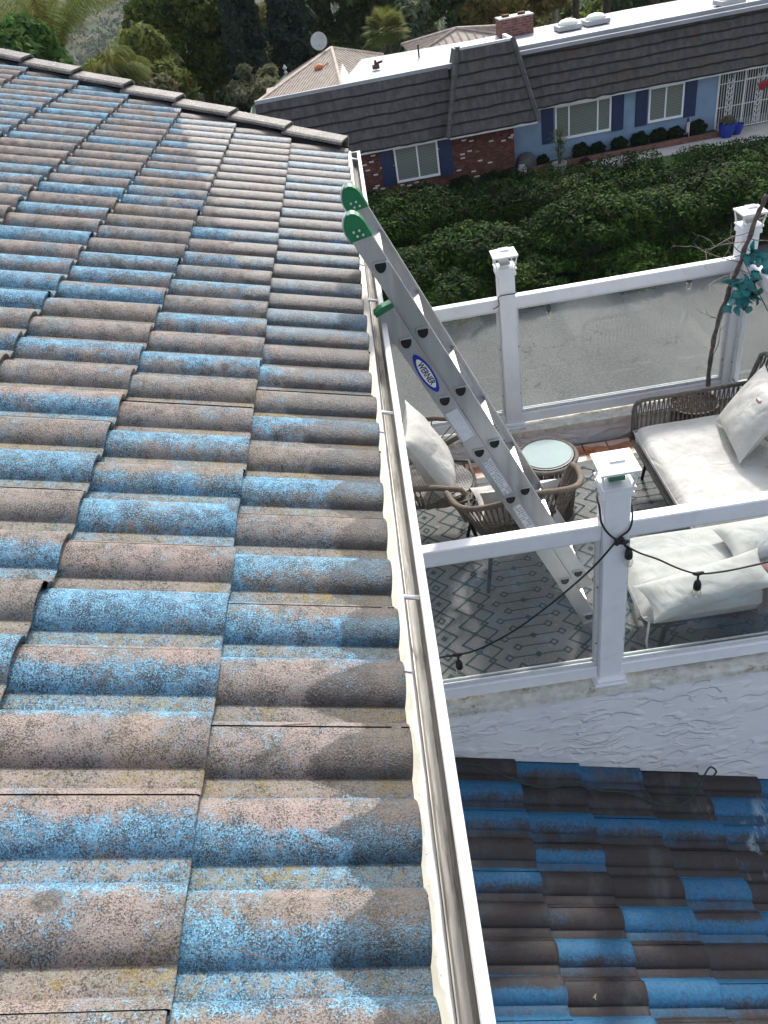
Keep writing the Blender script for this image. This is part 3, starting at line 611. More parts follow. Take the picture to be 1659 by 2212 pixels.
def rung(t, nb, ya, yb, endface):
    c = P0+Nb*nb+U*t; Mx = lambda n_, t_, y: (lambda p: V(p.x, y, p.z))(c+Nb*n_+U*t_)
    # D-shaped tube: flat tread on top
    def D(r, sq=.8):
        pts = [(r*math.cos(math.pi*k/12), r*1.5*math.sin(math.pi*k/12)-r*.72) for k in range(13)]; return [(r*.86, -r*.98)]+pts[0:0]+pts+[(-r*.86, -r*.98)]
    # orient D: flat side faces up (world), curve down
    ux = V(1, 0, 0)
    def at(px, pz, y): return V(c.x+px, y, c.z-pz)
    m = MB(); o = D(.0205)
    m.prism([at(a, b, ya-.004) for a, b in o], (0, yb-ya+.008, 0)); rg = m.build('rung', M_alu_b, lad)
    # flared collar on the near side rail; black face paints the tube's inner shade
    m = MB(); oo = D(.0285); ii = D(.0215); y_ = ya-.0072
    n = len(oo); i = len(m.v)
    for (a, b) in oo: m.v.append(tuple(at(a, b, ya-.0012)))
    for (a, b) in [(x*.92, z*.92) for x, z in oo]: m.v.append(tuple(at(a, b, y_)))
    for (a, b) in ii: m.v.append(tuple(at(a, b, y_)))
    for lo in (0, n):
        for k in range(n): m.face((i+lo+k, i+lo+(k+1) % n, i+lo+n+(k+1) % n, i+lo+n+k))
    m.build('collar', M_alu, rg)
    m = MB(); m.poly([at(a, b, ya-.0052) for a, b in D(.0213)]); m.build('end_shade', M_blackhole, rg)
for k in range(0, 7): rung(k*RG, 0, YN, YFR, True)
for k in range(1, 8): rung(k*RG-.004, BO, YN-.0125, YFR+.0125, True)
def endcap(y, sgn, par):
    m = MB(); c = P0
    def L(n, t, yy): p = c+Nb*n+U*t; return V(p.x, yy, p.z)
    o = [(-WN-.002, TF0+.058), (WN+.002, TF0+.040), (WN+.003, TF0+.006), (WN-.002, TF0-.012), (WN-.010, TF0-.028), (.012, TF0-.042), (0, TF0-.047), (-.014, TF0-.046), (-.025, TF0-.038), (-WN+.002, TF0-.022), (-WN-.003, TF0)]
    y0, y1 = (y-.004, y+.042) if sgn > 0 else (y-.042, y+.004)
    m.prism([L(n, t, y0) for n, t in o], (0, y1-y0, 0)); e = m.build('end_cap', M_green, par)
    m = MB()
    for (n, t) in [(-.012, TF0+.038), (.008, TF0+.032), (-.008, TF0+.018), (.012, TF0+.013)]: m.box(L(n, t, y0-.002), (.0085, .004, .0085), None, .0035)
    m.build('rivet', M_alu_b, e)
    m = MB(); o2 = [(WN+.0035, TF0+.036), (WN+.0035, TF0+.004), (WN-.0015, TF0-.014), (WN-.0095, TF0-.030), (.012, TF0-.044), (0, TF0-.049), (0, TF0-.053), (.014, TF0-.048), (WN-.006, TF0-.033), (WN+.002, TF0-.015), (WN+.007, TF0+.002), (WN+.007, TF0+.036)]
    m.prism([L(n, t, y0+.003) for n, t in o2], (0, y1-y0-.006, 0)); m.build('pad', M_greytrim, e)
endcap(YN, 1, fn); endcap(YFR, -1, ff)
for yy, sg, par in ((YN-.0125, 1, bnr), (YFR+.0125, -1, bf)):
    m = MB(); c = P0+Nb*BO
    def L(n, t, y): p = c+Nb*n+U*t; return V(p.x, y, p.z)
    ya, yb = sorted((yy-sg*.004, yy+sg*.036))
    if sg > 0: m.prism([L(-WN-.002, TB0+.012, ya), L(WN+.002, TB0+.012, ya), L(WN+.004, TB0-.008, ya), L(0, TB0-.013, ya), L(-WN-.002, TB0-.008, ya)], (0, yb-ya, 0)); m.build('guide_clip', M_green, par)
    m = MB(); ya, yb = sorted((yy-sg*.006, yy+sg*.04)); e = TB1
    m.prism([L(-WN-.01, e-.10, ya), L(WN+.002, e-.10, ya), L(WN+.03, e+.03, ya), L(WN-.01, e+.055, ya), L(-WN-.035, e+.01, ya)], (0, yb-ya, 0)); m.build('foot', M_alu_b, par)
# decals on the near base rail
def dec(nb, y, t0, t1, n0, n1, mt, par, name='label', lift=.0014):
    c = P0+Nb*nb; m = MB(); L = lambda n, t: (lambda p: V(p.x, y-lift, p.z))(c+Nb*n+U*t)
    m.prism([L(n0, t0), L(n0, t1), L(n1, t1), L(n1, t0)], (0, .0005, 0)); return m.build(name, mt, par)
yb_ = YN-.0125
tc = 1.5*RG-.004; c = P0+Nb*BO
def ov(ry, rt, lift, mt, par, nm):
    m = MB(); pts = []
    for k in range(40):
        a = 2*math.pi*k/40; ca, sa = math.cos(a), math.sin(a); n_ = ry*sa*abs(sa)**.15; t_ = rt*ca; p = c+Nb*n_+U*(tc+t_); pts.append(V(p.x, yb_-lift, p.z))
    m.prism(pts, (0, .0004, 0)); return m.build(nm, mt, par)
lg = ov(.0275, .098, .0020, M_logo_b, bnr, 'logo_badge'); ov(.0200, .074, .0028, M_logo_w, lg, 'badge_field')
cu = bpy.data.curves.new('lettering', 'FONT'); cu.body = 'WERNER'; cu.size = .034; cu.align_x = 'CENTER'; cu.align_y = 'CENTER'; cu.extrude = .0002; cu.offset = .0009
to = bpy.data.objects.new('tmp_text', cu); COL.objects.link(to); bpy.context.view_layer.update()
me = bpy.data.meshes.new_from_object(to.evaluated_get(bpy.context.evaluated_depsgraph_get())); bpy.data.objects.remove(to)
vs = np.array([v.co[:] for v in me.vertices]); w_ = vs[:, 0].max()-vs[:, 0].min(); vs[:, 0] *= .112/w_
p0 = c+U*tc; nv = [(lambda p: (p.x-lg.parent.parent.location.x, yb_-.0034-p0.y*0-lg.parent.parent.location.y-z*.5, p.z-lg.parent.parent.location.z))(p0+U*float(x)-Nb*float(y)) for x, y, z in vs]
for v, q in zip(me.vertices, nv): v.co = q
me.name = 'lettering'; me.materials.clear(); me.materials.append(M_ink); to = bpy.data.objects.new('lettering', me); COL.objects.link(to); to.parent = lg
dec(BO, yb_, 2*RG+.05, 2*RG+.21, -.026, .028, M_white, bnr)
m = MB(); pts = [(lambda p: V(p.x, yb_-.0022, p.z))(c+Nb*(-.008+.022*math.cos(a))+U*(2*RG+.232+.022*math.sin(a))) for a in [2*math.pi*k/20 for k in range(20)]]; m.prism(pts, (0, .0004, 0)); m.build('worn_spot', M_greytrim, bnr)
def textlabel(nb, y, t0, t1, n0, n1, par, rows, seed):
    w = dec(nb, y, t0, t1, n0, n1, M_white, par); c = P0+Nb*nb; m = MB(); q = random.Random(seed); L = lambda n, t: (lambda p: V(p.x, y-.0021, p.z))(c+Nb*n+U*t)
    dt = (t1-t0)/rows
    for i in range(rows):
        ta = t0+dt*(i+.22); tb = ta+dt*.5; n = n0+.004
        while n < n1-.006:
            l = q.uniform(.004, .016); e = min(n+l, n1-.004)
            if q.random() < .8: m.prism([L(n, ta), L(n, tb), L(e, tb), L(e, ta)], (0, .0004, 0))
            n = e+.003
    m.build('fine_print', M_ink2, w)
textlabel(BO, yb_, 3*RG+.045, 4*RG-.045, -.028, .012, bnr, 18, 1); textlabel(BO, yb_, 4*RG+.04, 5*RG-.04, -.026, .012, bnr, 16, 2)
dec(0, YFR-.003, 2.2*RG, 2.72*RG, -.012, .022, M_white, ff)
textlabel(0, YFR-.003, 3.05*RG, 3.95*RG, -.006, .026, ff, 16, 3)

# ---------------------------------------------------------------- furniture
def pillow(name, c, w, h, t, ax, ay, mat, label=None, cat=None, parent=None, seed=0, pinch=.12, group=None, rect=False, **kw):
    """stuffed cushion: ax, ay in-plane unit vectors"""
    c = Vector(c); ax = Vector(ax).normalized(); ay = (Vector(ay)-ax*Vector(ay).dot(ax)).normalized(); az = ax.cross(ay); n = 18; q = random.Random(seed)
    ph = [q.uniform(0, 6) for _ in range(6)]; vs = []; fs = []
    for side in (1, -1):
        for i in range(n+1):
            for j in range(n+1):
                u = 2*i/n-1; v = 2*j/n-1; pu = 1-pinch*(1-v*v)*(abs(u)**3) if not rect else 1; pv = 1-pinch*(1-u*u)*(abs(v)**3) if not rect else 1
                hh = (max(0, 1-abs(u)**(2.6 if not rect else 9))*max(0, 1-abs(v)**(2.6 if not rect else 9)))**(.55 if not rect else .35)
                cr = 1+(.05 if not rect else .03)*math.sin(5*u+ph[0]+2*v)*math.sin(4*v+ph[1])+(.03*math.sin(11*u+7*v+ph[2]) if not rect else .01*math.sin(9*v+ph[2]))
                p = c+ax*(u*pu*w/2)+ay*(v*pv*h/2)+az*(side*hh*t/2*cr); vs.append(tuple(p))
    N1 = (n+1)**2
    for sd_ in (0, 1):
        for i in range(n):
            for j in range(n):
                a = sd_*N1+i*(n+1)+j; f = (a, a+n+1, a+n+2, a+1); fs.append(f if sd_ == 0 else f[::-1])
    m = MB(); m.v = vs; m.f = fs; m.mi = [0]*len(fs)
    o = m.build(name, mat, parent, True)
    # piping
    if label: tag(o, label, cat, group)
    return o
# rug
m = MB(); m.box((.72, 3.32, FL+.004), (2.5, 1.78, .008)); rug = m.build('outdoor_rug', [M_rug, M_rugl]); tag(rug, 'grey outdoor rug with dark green diamonds lying on the terracotta terrace floor', 'rug')
me = rug.data; m = MB(); m.v = [tuple(v.co) for v in me.vertices]; m.f = [tuple(p.vertices) for p in me.polygons]; m.mi = [0]*len(m.f); m.cur = 1; RZg = FL+.0092
rx0, rx1, ry0, ry1 = -.52, 1.96, 2.44, 4.2
def inside(p): return rx0+.01 < p[0] < rx1-.01 and ry0+.01 < p[1] < ry1-.01
def seg(a, b, w=.009):
    if not (inside(a) and inside(b)): return
    a = V(*a, 0); b = V(*b, 0); w *= 1.45; d = (b-a).normalized()*w*.3; nrm = V(-(b-a).y, (b-a).x, 0).normalized()*w/2
    m.poly([(q.x, q.y, RZg) for q in (a-d-nrm, b+d-nrm, b+d+nrm, a-d+nrm)])
def dia(x, y, rx, ry, solid=False, w=.008):
    p = [(x-rx, y), (x, y-ry), (x+rx, y), (x, y+ry)]
    if not all(inside(q) for q in p): return
    if solid: m.poly([(a, b, RZg+.0004) for a, b in p])
    else:
        for i in range(4): seg(p[i], p[(i+1) % 4], w)
for col in range(-1, 3):
    X0 = .03+.93*col
    for k in range(0, 15):
        y = 2.56+.1315*k
        dia(X0, y, .070, .066); dia(X0, y, .020, .022, k % 2 == 0, .007)
        for sx in (-1, 1):
            xx = X0+sx*.167; dia(xx, y+.066, .078, .064); dia(xx, y, .022, .018, True)
        cx = X0+.465
        for hl, dy, sol in ((.15, .066, True), (.094, 0, False)):
            yy = y+dy-.001; seg((cx-hl+.02, yy), (cx+hl-.02, yy), .005); dia(cx-hl, yy, .021, .02, False, .006); dia(cx+hl, yy, .021, .02, False, .006)
            if sol and k % 1 == 0: dia(cx, yy, .022, .02, True)
        for sx in (-1, 1):
            x1 = cx+sx*.175; x2 = cx+sx*.255; seg((x1, y), (x2, y+.066), .007); seg((x2, y+.066), (x1, y+.1315), .007)
me.clear_geometry(); me.from_pydata(m.v, [], m.f); me.polygons.foreach_set('material_index', m.mi); me.update()

def rope_chair(label, c, ang, R0=.35, arm=.04, back=.74, tip=.57):
    o = thing('wicker_armchair', label, 'armchair', (c[0], c[1], FL), 'wicker armchairs on the rug')
    ca, sa = math.cos(ang), math.sin(ang)
    def T(x, y, z): return V(c[0]+ca*x-sa*y, c[1]+sa*x+ca*y, FL+z)     # local +x = facing direction
    up, lo = [], []; n = 36
    for k in range(n+1):
        a = math.pi/2+math.pi*k/n; xx = math.cos(a); yy = math.sin(a); e = abs(yy)**2
        up.append(T(R0*xx, R0*yy*1.04, back-(back-tip)*e**.8)); 
        r = .235; lo.append(T(r*xx*1.0-.0, r*yy, .335+.0*e))
    f1 = [T(arm*.4, R0*1.04, tip-.002), T(arm+.03, R0*1.05, tip-.03), T(arm+.05, R0*1.0, tip-.075), T(arm+.03, R0*.9, tip-.13), T(.02, .27, .36)]
    f2 = [T(arm*.4, -R0*1.04, tip-.002), T(arm+.03, -R0*1.05, tip-.03), T(arm+.05, -R0*1.0, tip-.075), T(arm+.03, -R0*.9, tip-.13), T(.02, -.27, .36)]
    path = lo[:1]+f1[::-1][1:]+up+f2[:-1]+lo[::-1]
    m = MB(); m.tube(f1[::-1]+up+f2, .0165, 8); m.build('arm_rail', M_arm, o, True)
    m = MB(); m.tube(lo+[T(.12, -.235, .33), T(.28, -.2, .33), T(.31, 0, .33), T(.28, .2, .33), T(.12, .235, .33)], .011, 6, closed=True); m.build('seat_ring', M_wick, o, True)
    m = MB()
    for k in range(0, n+1):
        for dd in (-.004, .004):
            j = T(0, 0, 0)-T(0, 0, 0); a = lo[k]; b = up[k]; mid = (a+b)/2+(T(-.03, 0, 0)-T(0, 0, 0))*0; tan = (up[min(n, k+1)]-up[max(0, k-1)]).normalized()*dd*(1.5 if k % 2 else -1.5)
            m.tube([a+tan*.3, mid+tan, b-tan], .0037, 5, False)
    for fr2 in (.42, .5, .58): m.tube([lo[k].lerp(up[k], fr2) for k in range(n+1)], .0037, 5, False)
    for f in (f1, f2):
        for q in range(1, 6): b = f[4].lerp(f[0], 1)*0+f[min(3, q-1)]; m.tube([f[4].lerp(lo[0] if f is f1 else lo[-1], q/6), b], .0037, 5, False)
    m.build('rope_weave', M_wick, o, True)
    m = MB(); pts = [T(.30*math.cos(a)*(1 if math.cos(a) > 0 else .78), .235*math.sin(a)*1.0, .338) for a in [2*math.pi*k/28 for k in range(28)]]; m.prism(pts, (0, 0, -.016)); m.build('seat', M_rope, o)
    for sx, sy in ((-.17, .2), (-.17, -.2), (.24, .19), (.24, -.19)):
        m = MB(); m.tube([T(sx*.9, sy*.9, .33), T(sx*1.25, sy*1.2, 0.008)], [.013, .011], 8); m.build('leg', M_dark, o, True)
    return o, T
ch1, T1 = rope_chair('wicker armchair beside the gutter with a tall cream pillow standing against its back', (.06, 3.80), R(-6), .35, .20, .80, .57)
ch2, T2 = rope_chair('wicker armchair seen from behind under the lower part of the ladder, cream seat cushion', (.535, 3.36), R(96), .345, .05)
pillow('cushion', (.115, 3.72, FL+.60), .46, .54, .17, (math.sin(R(6)), math.cos(R(6)), .0), (-.42, .08, .9), M_cush, 'tall cream pillow standing upright in the armchair beside the gutter', 'cushion', seed=4)
pillow('cushion', T1(-.02, 0, .365), .40, .42, .05, (1, 0, 0), (0, 1, 0), M_cush, 'flat grey cream seat pad under the tall pillow in the armchair beside the gutter', 'cushion', seed=12) if False else None
pillow('cushion', T2(-.10, 0, .50), .44, .34, .11, (1, .05, 0), (0, -.35, 1), M_cush, 'cream pillow leaning on the inside of the armchair seen from behind', 'cushion', seed=5)
pillow('cushion', T2(.06, 0, .385), .42, .40, .085, (1, 0, 0), (0, 1, 0), M_cush, 'thick cream seat cushion of the armchair under the ladder', 'cushion', seed=6)
# round rattan table
tc_ = (.800, 3.735); st_ = thing('side_table', 'round rattan drum side table with frosted glass top beside the ladder', 'side table', (*tc_, FL))
m = MB(); n = 84
for k in range(n):
    a = 2*math.pi*k/n; b = a+rnd.uniform(-.05, .05); r1 = .168+rnd.uniform(-.003, .003)
    m.tube([(tc_[0]+.165*math.cos(a), tc_[1]+.165*math.sin(a), FL+.43), (tc_[0]+r1*math.cos(b), tc_[1]+r1*math.sin(b), FL+.24), (tc_[0]+.150*math.cos(a-.03), tc_[1]+.150*math.sin(a-.03), FL+.02)], .0042, 5, False)
m.build('rattan_side', M_wick2, st_, True)
ring = lambda r, z, n=48: [(tc_[0]+r*math.cos(2*math.pi*k/n), tc_[1]+r*math.sin(2*math.pi*k/n), z) for k in range(n)]
m = MB(); m.tube(ring(.173, FL+.437), .0135, 8, closed=True); m.build('rim', M_wick2, st_, True); m = MB(); m.tube(ring(.156, FL+.018), .010, 8, closed=True); m.build('base_ring', M_wick2, st_, True)
m = MB(); m.lathe([(.150, FL+.44), (.157, FL+.448), (.157, FL+.452), (.146, FL+.4535)], (*tc_, 0), 48); m.build('table_top', M_dark, st_, 'auto')
m = MB(); m.lathe([(.147, FL+.4542), (.1465, FL+.4565), (.145, FL+.4575)], (*tc_, 0), 48); m.build('glass_top', M_frost, st_)
# corner sofa: two wicker frames
so_ = thing('wicker_sofa', 'low wicker sofa along the right railing with one long cream mattress', 'sofa', (1.72, 3.52, FL))
def frame_panel(mb, a, b, z0, z1, n, horiz=(), r=.0042, lean=V(0, 0, 0)):
    a = V(*a, 0); b = V(*b, 0)
    for k in range(n+1):
        p = a.lerp(b, k/n); jit = (b-a).normalized()*(.006 if k % 2 else -.006); mb.tube([(p.x+jit.x, p.y+jit.y, z0), (p.x-jit.x+lean.x*.5, p.y-jit.y+lean.y*.5, (z0+z1)/2), (p.x+jit.x+lean.x, p.y+jit.y+lean.y, z1)], r, 5, False)
    for h in horiz: p = a+lean*h; q = b+lean*h; zz = z0+(z1-z0)*h; mb.tube([(p.x, p.y, zz), (q.x, q.y, zz)], r, 5, False)
XA0, XA1, YA0, YA1 = 1.385, 2.06, 3.0, 3.975; MT = FL+.40
m = MB(); yy = YA1+.02
m.tube([(XA0+.012, yy, FL+.26), (XA0+.012, yy, MT+.08), (XA0+.02, yy, MT+.12), (XA0+.045, yy, MT+.145), (XA0+.08, yy, MT+.152), (XA1+.05, yy, MT+.152)], .0145, 8)
m.tube([(XA1+.03, YA1+.02, FL+.26), (XA1+.03, YA1+.03, MT+.15), (XA1+.075, YA1+.02, MT+.33), (XA1+.08, YA1-.02, MT+.355), (XA1+.08, YA1-.07, MT+.36), (XA1+.08, YA0-.4, MT+.36)], .0145, 8)
m.box(((XA0+XA1)/2, (YA0+YA1)/2, FL+.272), (XA1-XA0, YA1-YA0, .02)); m.build('frame', M_wick2, so_, True)
m = MB(); frame_panel(m, (XA0+.03, yy), (XA1, yy), FL+.27, MT+.148, 46, (.62, .68)); m.build('arm_weave', M_wick2, so_, True)
m = MB(); frame_panel(m, (XA1+.035, YA1), (XA1+.035, YA0), FL+.40, MT+.355, 60, (.35, .42, .49), lean=V(.045, 0, 0)); m.build('back_weave', M_wick2, so_, True)
for lx, ly in ((XA0+.10, YA1-.06), (XA0+.10, YA0+.1), (XA1-.05, YA1-.06), (XA1-.05, YA0+.1)):
    m = MB(); m.tube([(lx, ly, FL+.27), (lx-.04 if lx < 1.7 else lx+.02, ly, FL+.008)], .010, 6); m.build('leg', M_dark, so_, True)
def mattress(c, d, par, nm='mattress'):
    m = MB(); n1, n2_ = 28, 28; q = random.Random(c[0]*100); top = []
    i = len(m.v); rows = 9; ph = [q.uniform(0, 6) for _ in range(4)]
    for k in range(n1+1):
        for j in range(n2_+1):
            u = 2*k/n1-1; v = 2*j/n2_-1; e = (1-abs(u)**14)*(1-abs(v)**14); cu_ = 1-abs(u)**8*.0; x = c[0]+u*d[0]/2*(1-.02*abs(v)**10); y = c[1]+v*d[1]/2*(1-.02*abs(u)**10)
            z = c[2]+d[2]/2*(e**.4)+.003*math.sin(6*u+ph[0])*math.sin(5*v+ph[1])+.0015*math.sin(21*v+ph[2]); m.v.append((x, y, z))
    for k in range(n1+1):
        for j in range(n2_+1):
            u = 2*k/n1-1; v = 2*j/n2_-1; e = (1-abs(u)**14)*(1-abs(v)**14); x = c[0]+u*d[0]/2*(1-.02*abs(v)**10); y = c[1]+v*d[1]/2*(1-.02*abs(u)**10); m.v.append((x, y, c[2]-d[2]/2*(e**.4)))
    N1 = (n1+1)*(n2_+1)
    for k in range(n1):
        for j in range(n2_): a = i+k*(n2_+1)+j; m.face((a, a+n2_+1, a+n2_+2, a+1)); b = a+N1; m.face((b, b+1, b+n2_+2, b+n2_+1))
    o = m.build(nm, M_cush, par, True)
    m = MB(); x0, x1, y0, y1 = c[0]-d[0]/2+.006, c[0]+d[0]/2-.006, c[1]-d[1]/2+.006, c[1]+d[1]/2-.006; m.tube([(x0, y0, c[2]+.012), (x1, y0, c[2]+.012), (x1, y1, c[2]+.012), (x0, y1, c[2]+.012)], .0045, 5, closed=True); m.build('piping', M_cush, o)
    return o
mattress(((XA0+XA1)/2, (YA0+YA1)/2, MT-.058), (XA1-XA0, YA1-YA0, .125), so_)
sb = thing('wicker_ottoman_sofa', 'cream topped chaise right behind the near glass with scattered pillows on it', 'chaise', (1.5, 2.7, FL))
mattress((1.52, 2.715, MT-.062), (1.14, .53, .135), sb)
m = MB(); m.box((1.52, 2.71, FL+.262), (1.08, .46, .02)); m.tube([(.99, 2.50, FL+.25), (2.05, 2.50, FL+.25), (2.05, 2.94, FL+.25), (.99, 2.94, FL+.25)], .013, 6, closed=True); m.build('frame', M_dark, sb, True)
for ly in (2.49, 2.94):
    for lx, sx in ((1.08, -1), (1.98, 1)):
        m = MB(); m.tube([(lx-sx*.10, ly, FL+.243), (lx-sx*.02, ly, FL+.24), (lx+sx*.0, ly, FL+.215), (lx+sx*.028, ly-.0, FL+.008)], .0135, 8); m.build('leg', M_dark, sb, True)
m = MB(); m.tube([(.985, 2.452, MT-.075), (.975, 2.44, FL+.20), (.985, 2.445, FL+.14)], .006, 4); m.build('tie_strap', M_cush, sb)
pillow('cushion', (1.245, 2.475, MT+.085), .62, .20, .105, (1, .17, .03), (-.1, 1, .35), M_cush, 'long cream bolster lying slanted across the chaise behind the near glass', 'cushion', seed=8, pinch=.10)
pillow('cushion', (1.62, 2.76, MT+.05), .38, .26, .10, (1, .1, 0), (0, 1, .1), M_cush, 'cream pillow lying behind the long bolster at the right edge of the chaise', 'cushion', seed=9)
pillow('cushion', (1.925, 3.60, MT+.20), .46, .42, .15, (.12, 1, 0), (.55, 0, .85), M_cush, 'large cream pillow with a small pink tag leaning on the sofa back', 'cushion', seed=10)
pk_ = MB(); pk_.box((1.897, 3.50, MT+.345), (.014, .034, .02)); tgs = pk_.build('tag', simple('pink_tag', (.50, .38, .37), .7), bpy.data.objects['cushion.004'] if 'cushion.004' in bpy.data.objects else None)
pillow('cushion', (2.0, 3.16, MT+.15), .40, .36, .13, (.1, 1, 0), (.55, 0, .85), M_cush, 'second cream pillow further along the sofa back, at the picture edge', 'cushion', seed=11)
t = NT('plaid_fabric'); p = t.sep(t.co); sx_ = t.ramp(t.ma('SINE', t.ma('MULTIPLY', p[0], 130)), .3, .6); sy_ = t.ramp(t.ma('SINE', t.ma('MULTIPLY', p[2], 150)), .4, .7); c_ = t.mix(t.ma('MULTIPLY', sx_, .6), (.16, .13, .12), (.05, .05, .06)); c_ = t.mix(t.ma('MULTIPLY', sy_, .7), c_, (.20, .05, .05)); M_plaid = t.fin(c_, .8)
pillow('plaid_blanket', (1.60, 2.50, MT-.02), .22, .26, .16, (1, 0, 0), (0, .5, 1), M_plaid, 'small bundled plaid blanket hanging at the right end of the chaise', 'blanket', seed=13)
# planter with bare branch and artificial leaves
pc = (1.86, 4.215); pl = thing('potted_branch', 'dark planter with a long bare branch leaning past the corner post', 'potted plant', (*pc, FL))
m = MB(); m.lathe([(.10, FL+.008), (.135, FL+.15), (.148, FL+.30), (.155, FL+.315), (.155, FL+.335), (.143, FL+.335), (.140, FL+.31), (.05, FL+.305)], (*pc, 0), 28); m.build('pot', simple('dark_brown_pot', (.05, .035, .032), .7, var=.3, sc=20), pl, 'auto')
m = MB(); q = random.Random(9)
for k in range(260):
    a = q.uniform(0, 6.28); r_ = .135*math.sqrt(q.random()); x, y = pc[0]+r_*math.cos(a), pc[1]+r_*math.sin(a); b = q.uniform(0, 6.28); z = FL+.312+q.random()*.015; m.tube([(x, y, z), (x+.025*math.cos(b), y+.025*math.sin(b), z+q.uniform(-.004, .012))], .0028, 4, False)
m.build('mulch', simple('mulch', (.10, .055, .04), .95, var=.6, sc=90), pl)
tr_ = [(1.95, 4.25, FL+.30), (1.965, 4.28, -2.72), (1.985, 4.33, -2.58), (2.005, 4.36, -2.46), (2.045, 4.39, -2.30), (2.085, 4.40, -2.14), (2.125, 4.40, -2.0), (2.150, 4.395, -1.88), (2.172, 4.39, -1.76), (2.205, 4.39, -1.66), (2.225, 4.39, -1.60)]
trp = []
for i in range(len(tr_)-1):
    for k in range(4): p = Vector(tr_[i]).lerp(Vector(tr_[i+1]), k/4); trp.append(p+V(q.gauss(0, .0025), q.gauss(0, .0025), 0))
trp.append(Vector(tr_[-1])); m = MB(); m.tube(trp, [.0135+.002*math.sin(i*1.7)+.0015*q.random() for i in range(len(trp))], 8); m.build('stem', M_wood, pl, True)
m = MB()
def twig(p, d, L, r, dep=0):
    pts = [Vector(p)]; d = Vector(d).normalized(); n = 6
    for k in range(n): d = (d+V(q.gauss(0, .16), q.gauss(0, .16), q.gauss(0, .10))).normalized(); pts.append(pts[-1]+d*L/n)
    m.tube(pts, [r*(1-.7*k/n) for k in range(n+1)], 5)
    if dep < 2:
        for k in range(2, n+1, 2 if dep == 0 else 3): twig(pts[k], d+V(q.gauss(0, .7), q.gauss(0, .5), q.gauss(0, .7)), L*q.uniform(.2, .45), r*.55, dep+1)
M_twig = simple('dry_twig', (.26, .22, .19), .85, var=.3, sc=40)
for p, d, L in [((2.15, 4.395, -1.86), (-1, -.1, .22), .34), ((2.16, 4.39, -1.80), (-1, 0, .12), .30), ((2.13, 4.40, -1.98), (-1, 0, .18), .36), ((2.11, 4.4, -2.06), (-1, -.1, .25), .28), ((2.14, 4.4, -1.93), (-.7, -.1, .6), .22), ((2.16, 4.39, -1.84), (1, -.2, -.1), .24), ((2.18, 4.39, -1.74), (1, 0, .1), .22), ((2.12, 4.4, -2.02), (.8, -.3, -.5), .25), ((2.04, 4.38, -2.33), (-.8, 0, .5), .13), ((1.99, 4.33, -2.56), (.5, 0, 1), .28), ((2.13, 4.4, -1.96), (.9, -.2, .3), .22)]: m = MB(); twig(p, d, L, .0036); m.build('twig', M_twig, pl, True)
m = MB()
def leaf(p, d, L, wd, m):
    p = Vector(p); d = Vector(d).normalized(); s_ = d.cross(V(q.gauss(0, 1), q.gauss(0, 1), q.gauss(0, 1))).normalized(); n_ = s_.cross(d); pts = []
    prf = [(0, 0), (.15, .32), (.35, .5), (.6, .42), (.82, .2), (1, 0)]
    L1 = [p+d*L*a+s_*wd*b+n_*(.10*L*abs(b)*2-.18*L*a*a) for a, b in prf]; R1 = [p+d*L*a-s_*wd*b+n_*(.10*L*abs(b)*2-.18*L*a*a) for a, b in prf]; C1 = [p+d*L*a+n_*(-.18*L*a*a) for a, b in prf]
    i = len(m.v); m.v += [tuple(x) for x in L1+C1+R1]
    for k in range(5): m.face((i+k, i+k+1, i+6+k+1, i+6+k)); m.face((i+6+k, i+6+k+1, i+12+k+1, i+12+k))
for k in range(78):
    t_ = q.random()**.7; b = V(2.14+.035*math.sin(t_*6), 4.30, -1.85-.36*t_)+V(q.gauss(0, .028+.022*t_), q.gauss(0, .025), q.gauss(0, .022)); leaf(b, (q.gauss(0, .8), q.gauss(-.3, .5), q.gauss(-.6, .5)), q.uniform(.055, .095), q.uniform(.035, .055), m)
for k in range(0): leaf(V(1.93+k*.03, 4.2, FL+.36), (q.gauss(0, 1), q.gauss(-.5, .5), q.gauss(0, .5)), .06, .035, m)
gl_ = m.build('leaf_garland', M_teal); tag(gl_, 'teal artificial leaves tied to the corner post', 'leaf garland')
gl_.data.polygons.foreach_set('use_smooth', [True]*len(gl_.data.polygons))

# string lights
def spline(pts, n=8):
    P = [Vector(p) for p in pts]; out = []
    for i in range(len(P)-1):
        p0 = P[max(0, i-1)]; p1 = P[i]; p2 = P[i+1]; p3 = P[min(len(P)-1, i+2)]
        for k in range(n):
            t = k/n; out.append(.5*((2*p1)+(-p0+p2)*t+(2*p0-5*p1+4*p2-p3)*t*t+(-p0+3*p1-3*p2+p3)*t**3))
    out.append(P[-1]); return out
t = NT('bulb_glass'); t.fin((1, 1, 1), .02); gl = t.n.new('ShaderNodeBsdfGlossy'); gl.inputs['Roughness'].default_value = .03; tr = t.n.new('ShaderNodeBsdfTransparent'); tr.inputs[0].default_value = (.96, .95, .92, 1); fr = t.n.new('ShaderNodeLayerWeight'); fr.inputs[0].default_value = .35; ms = t.n.new('ShaderNodeMixShader'); t.lk(fr.outputs[1], ms.inputs[0]); t.lk(tr.outputs[0], ms.inputs[1]); t.lk(gl.outputs[0], ms.inputs[2]); t.lk(ms.outputs[0], t.out.inputs[0]); M_bulb = t.m
M_fil = simple('filament', (.55, .28, .12), .4)
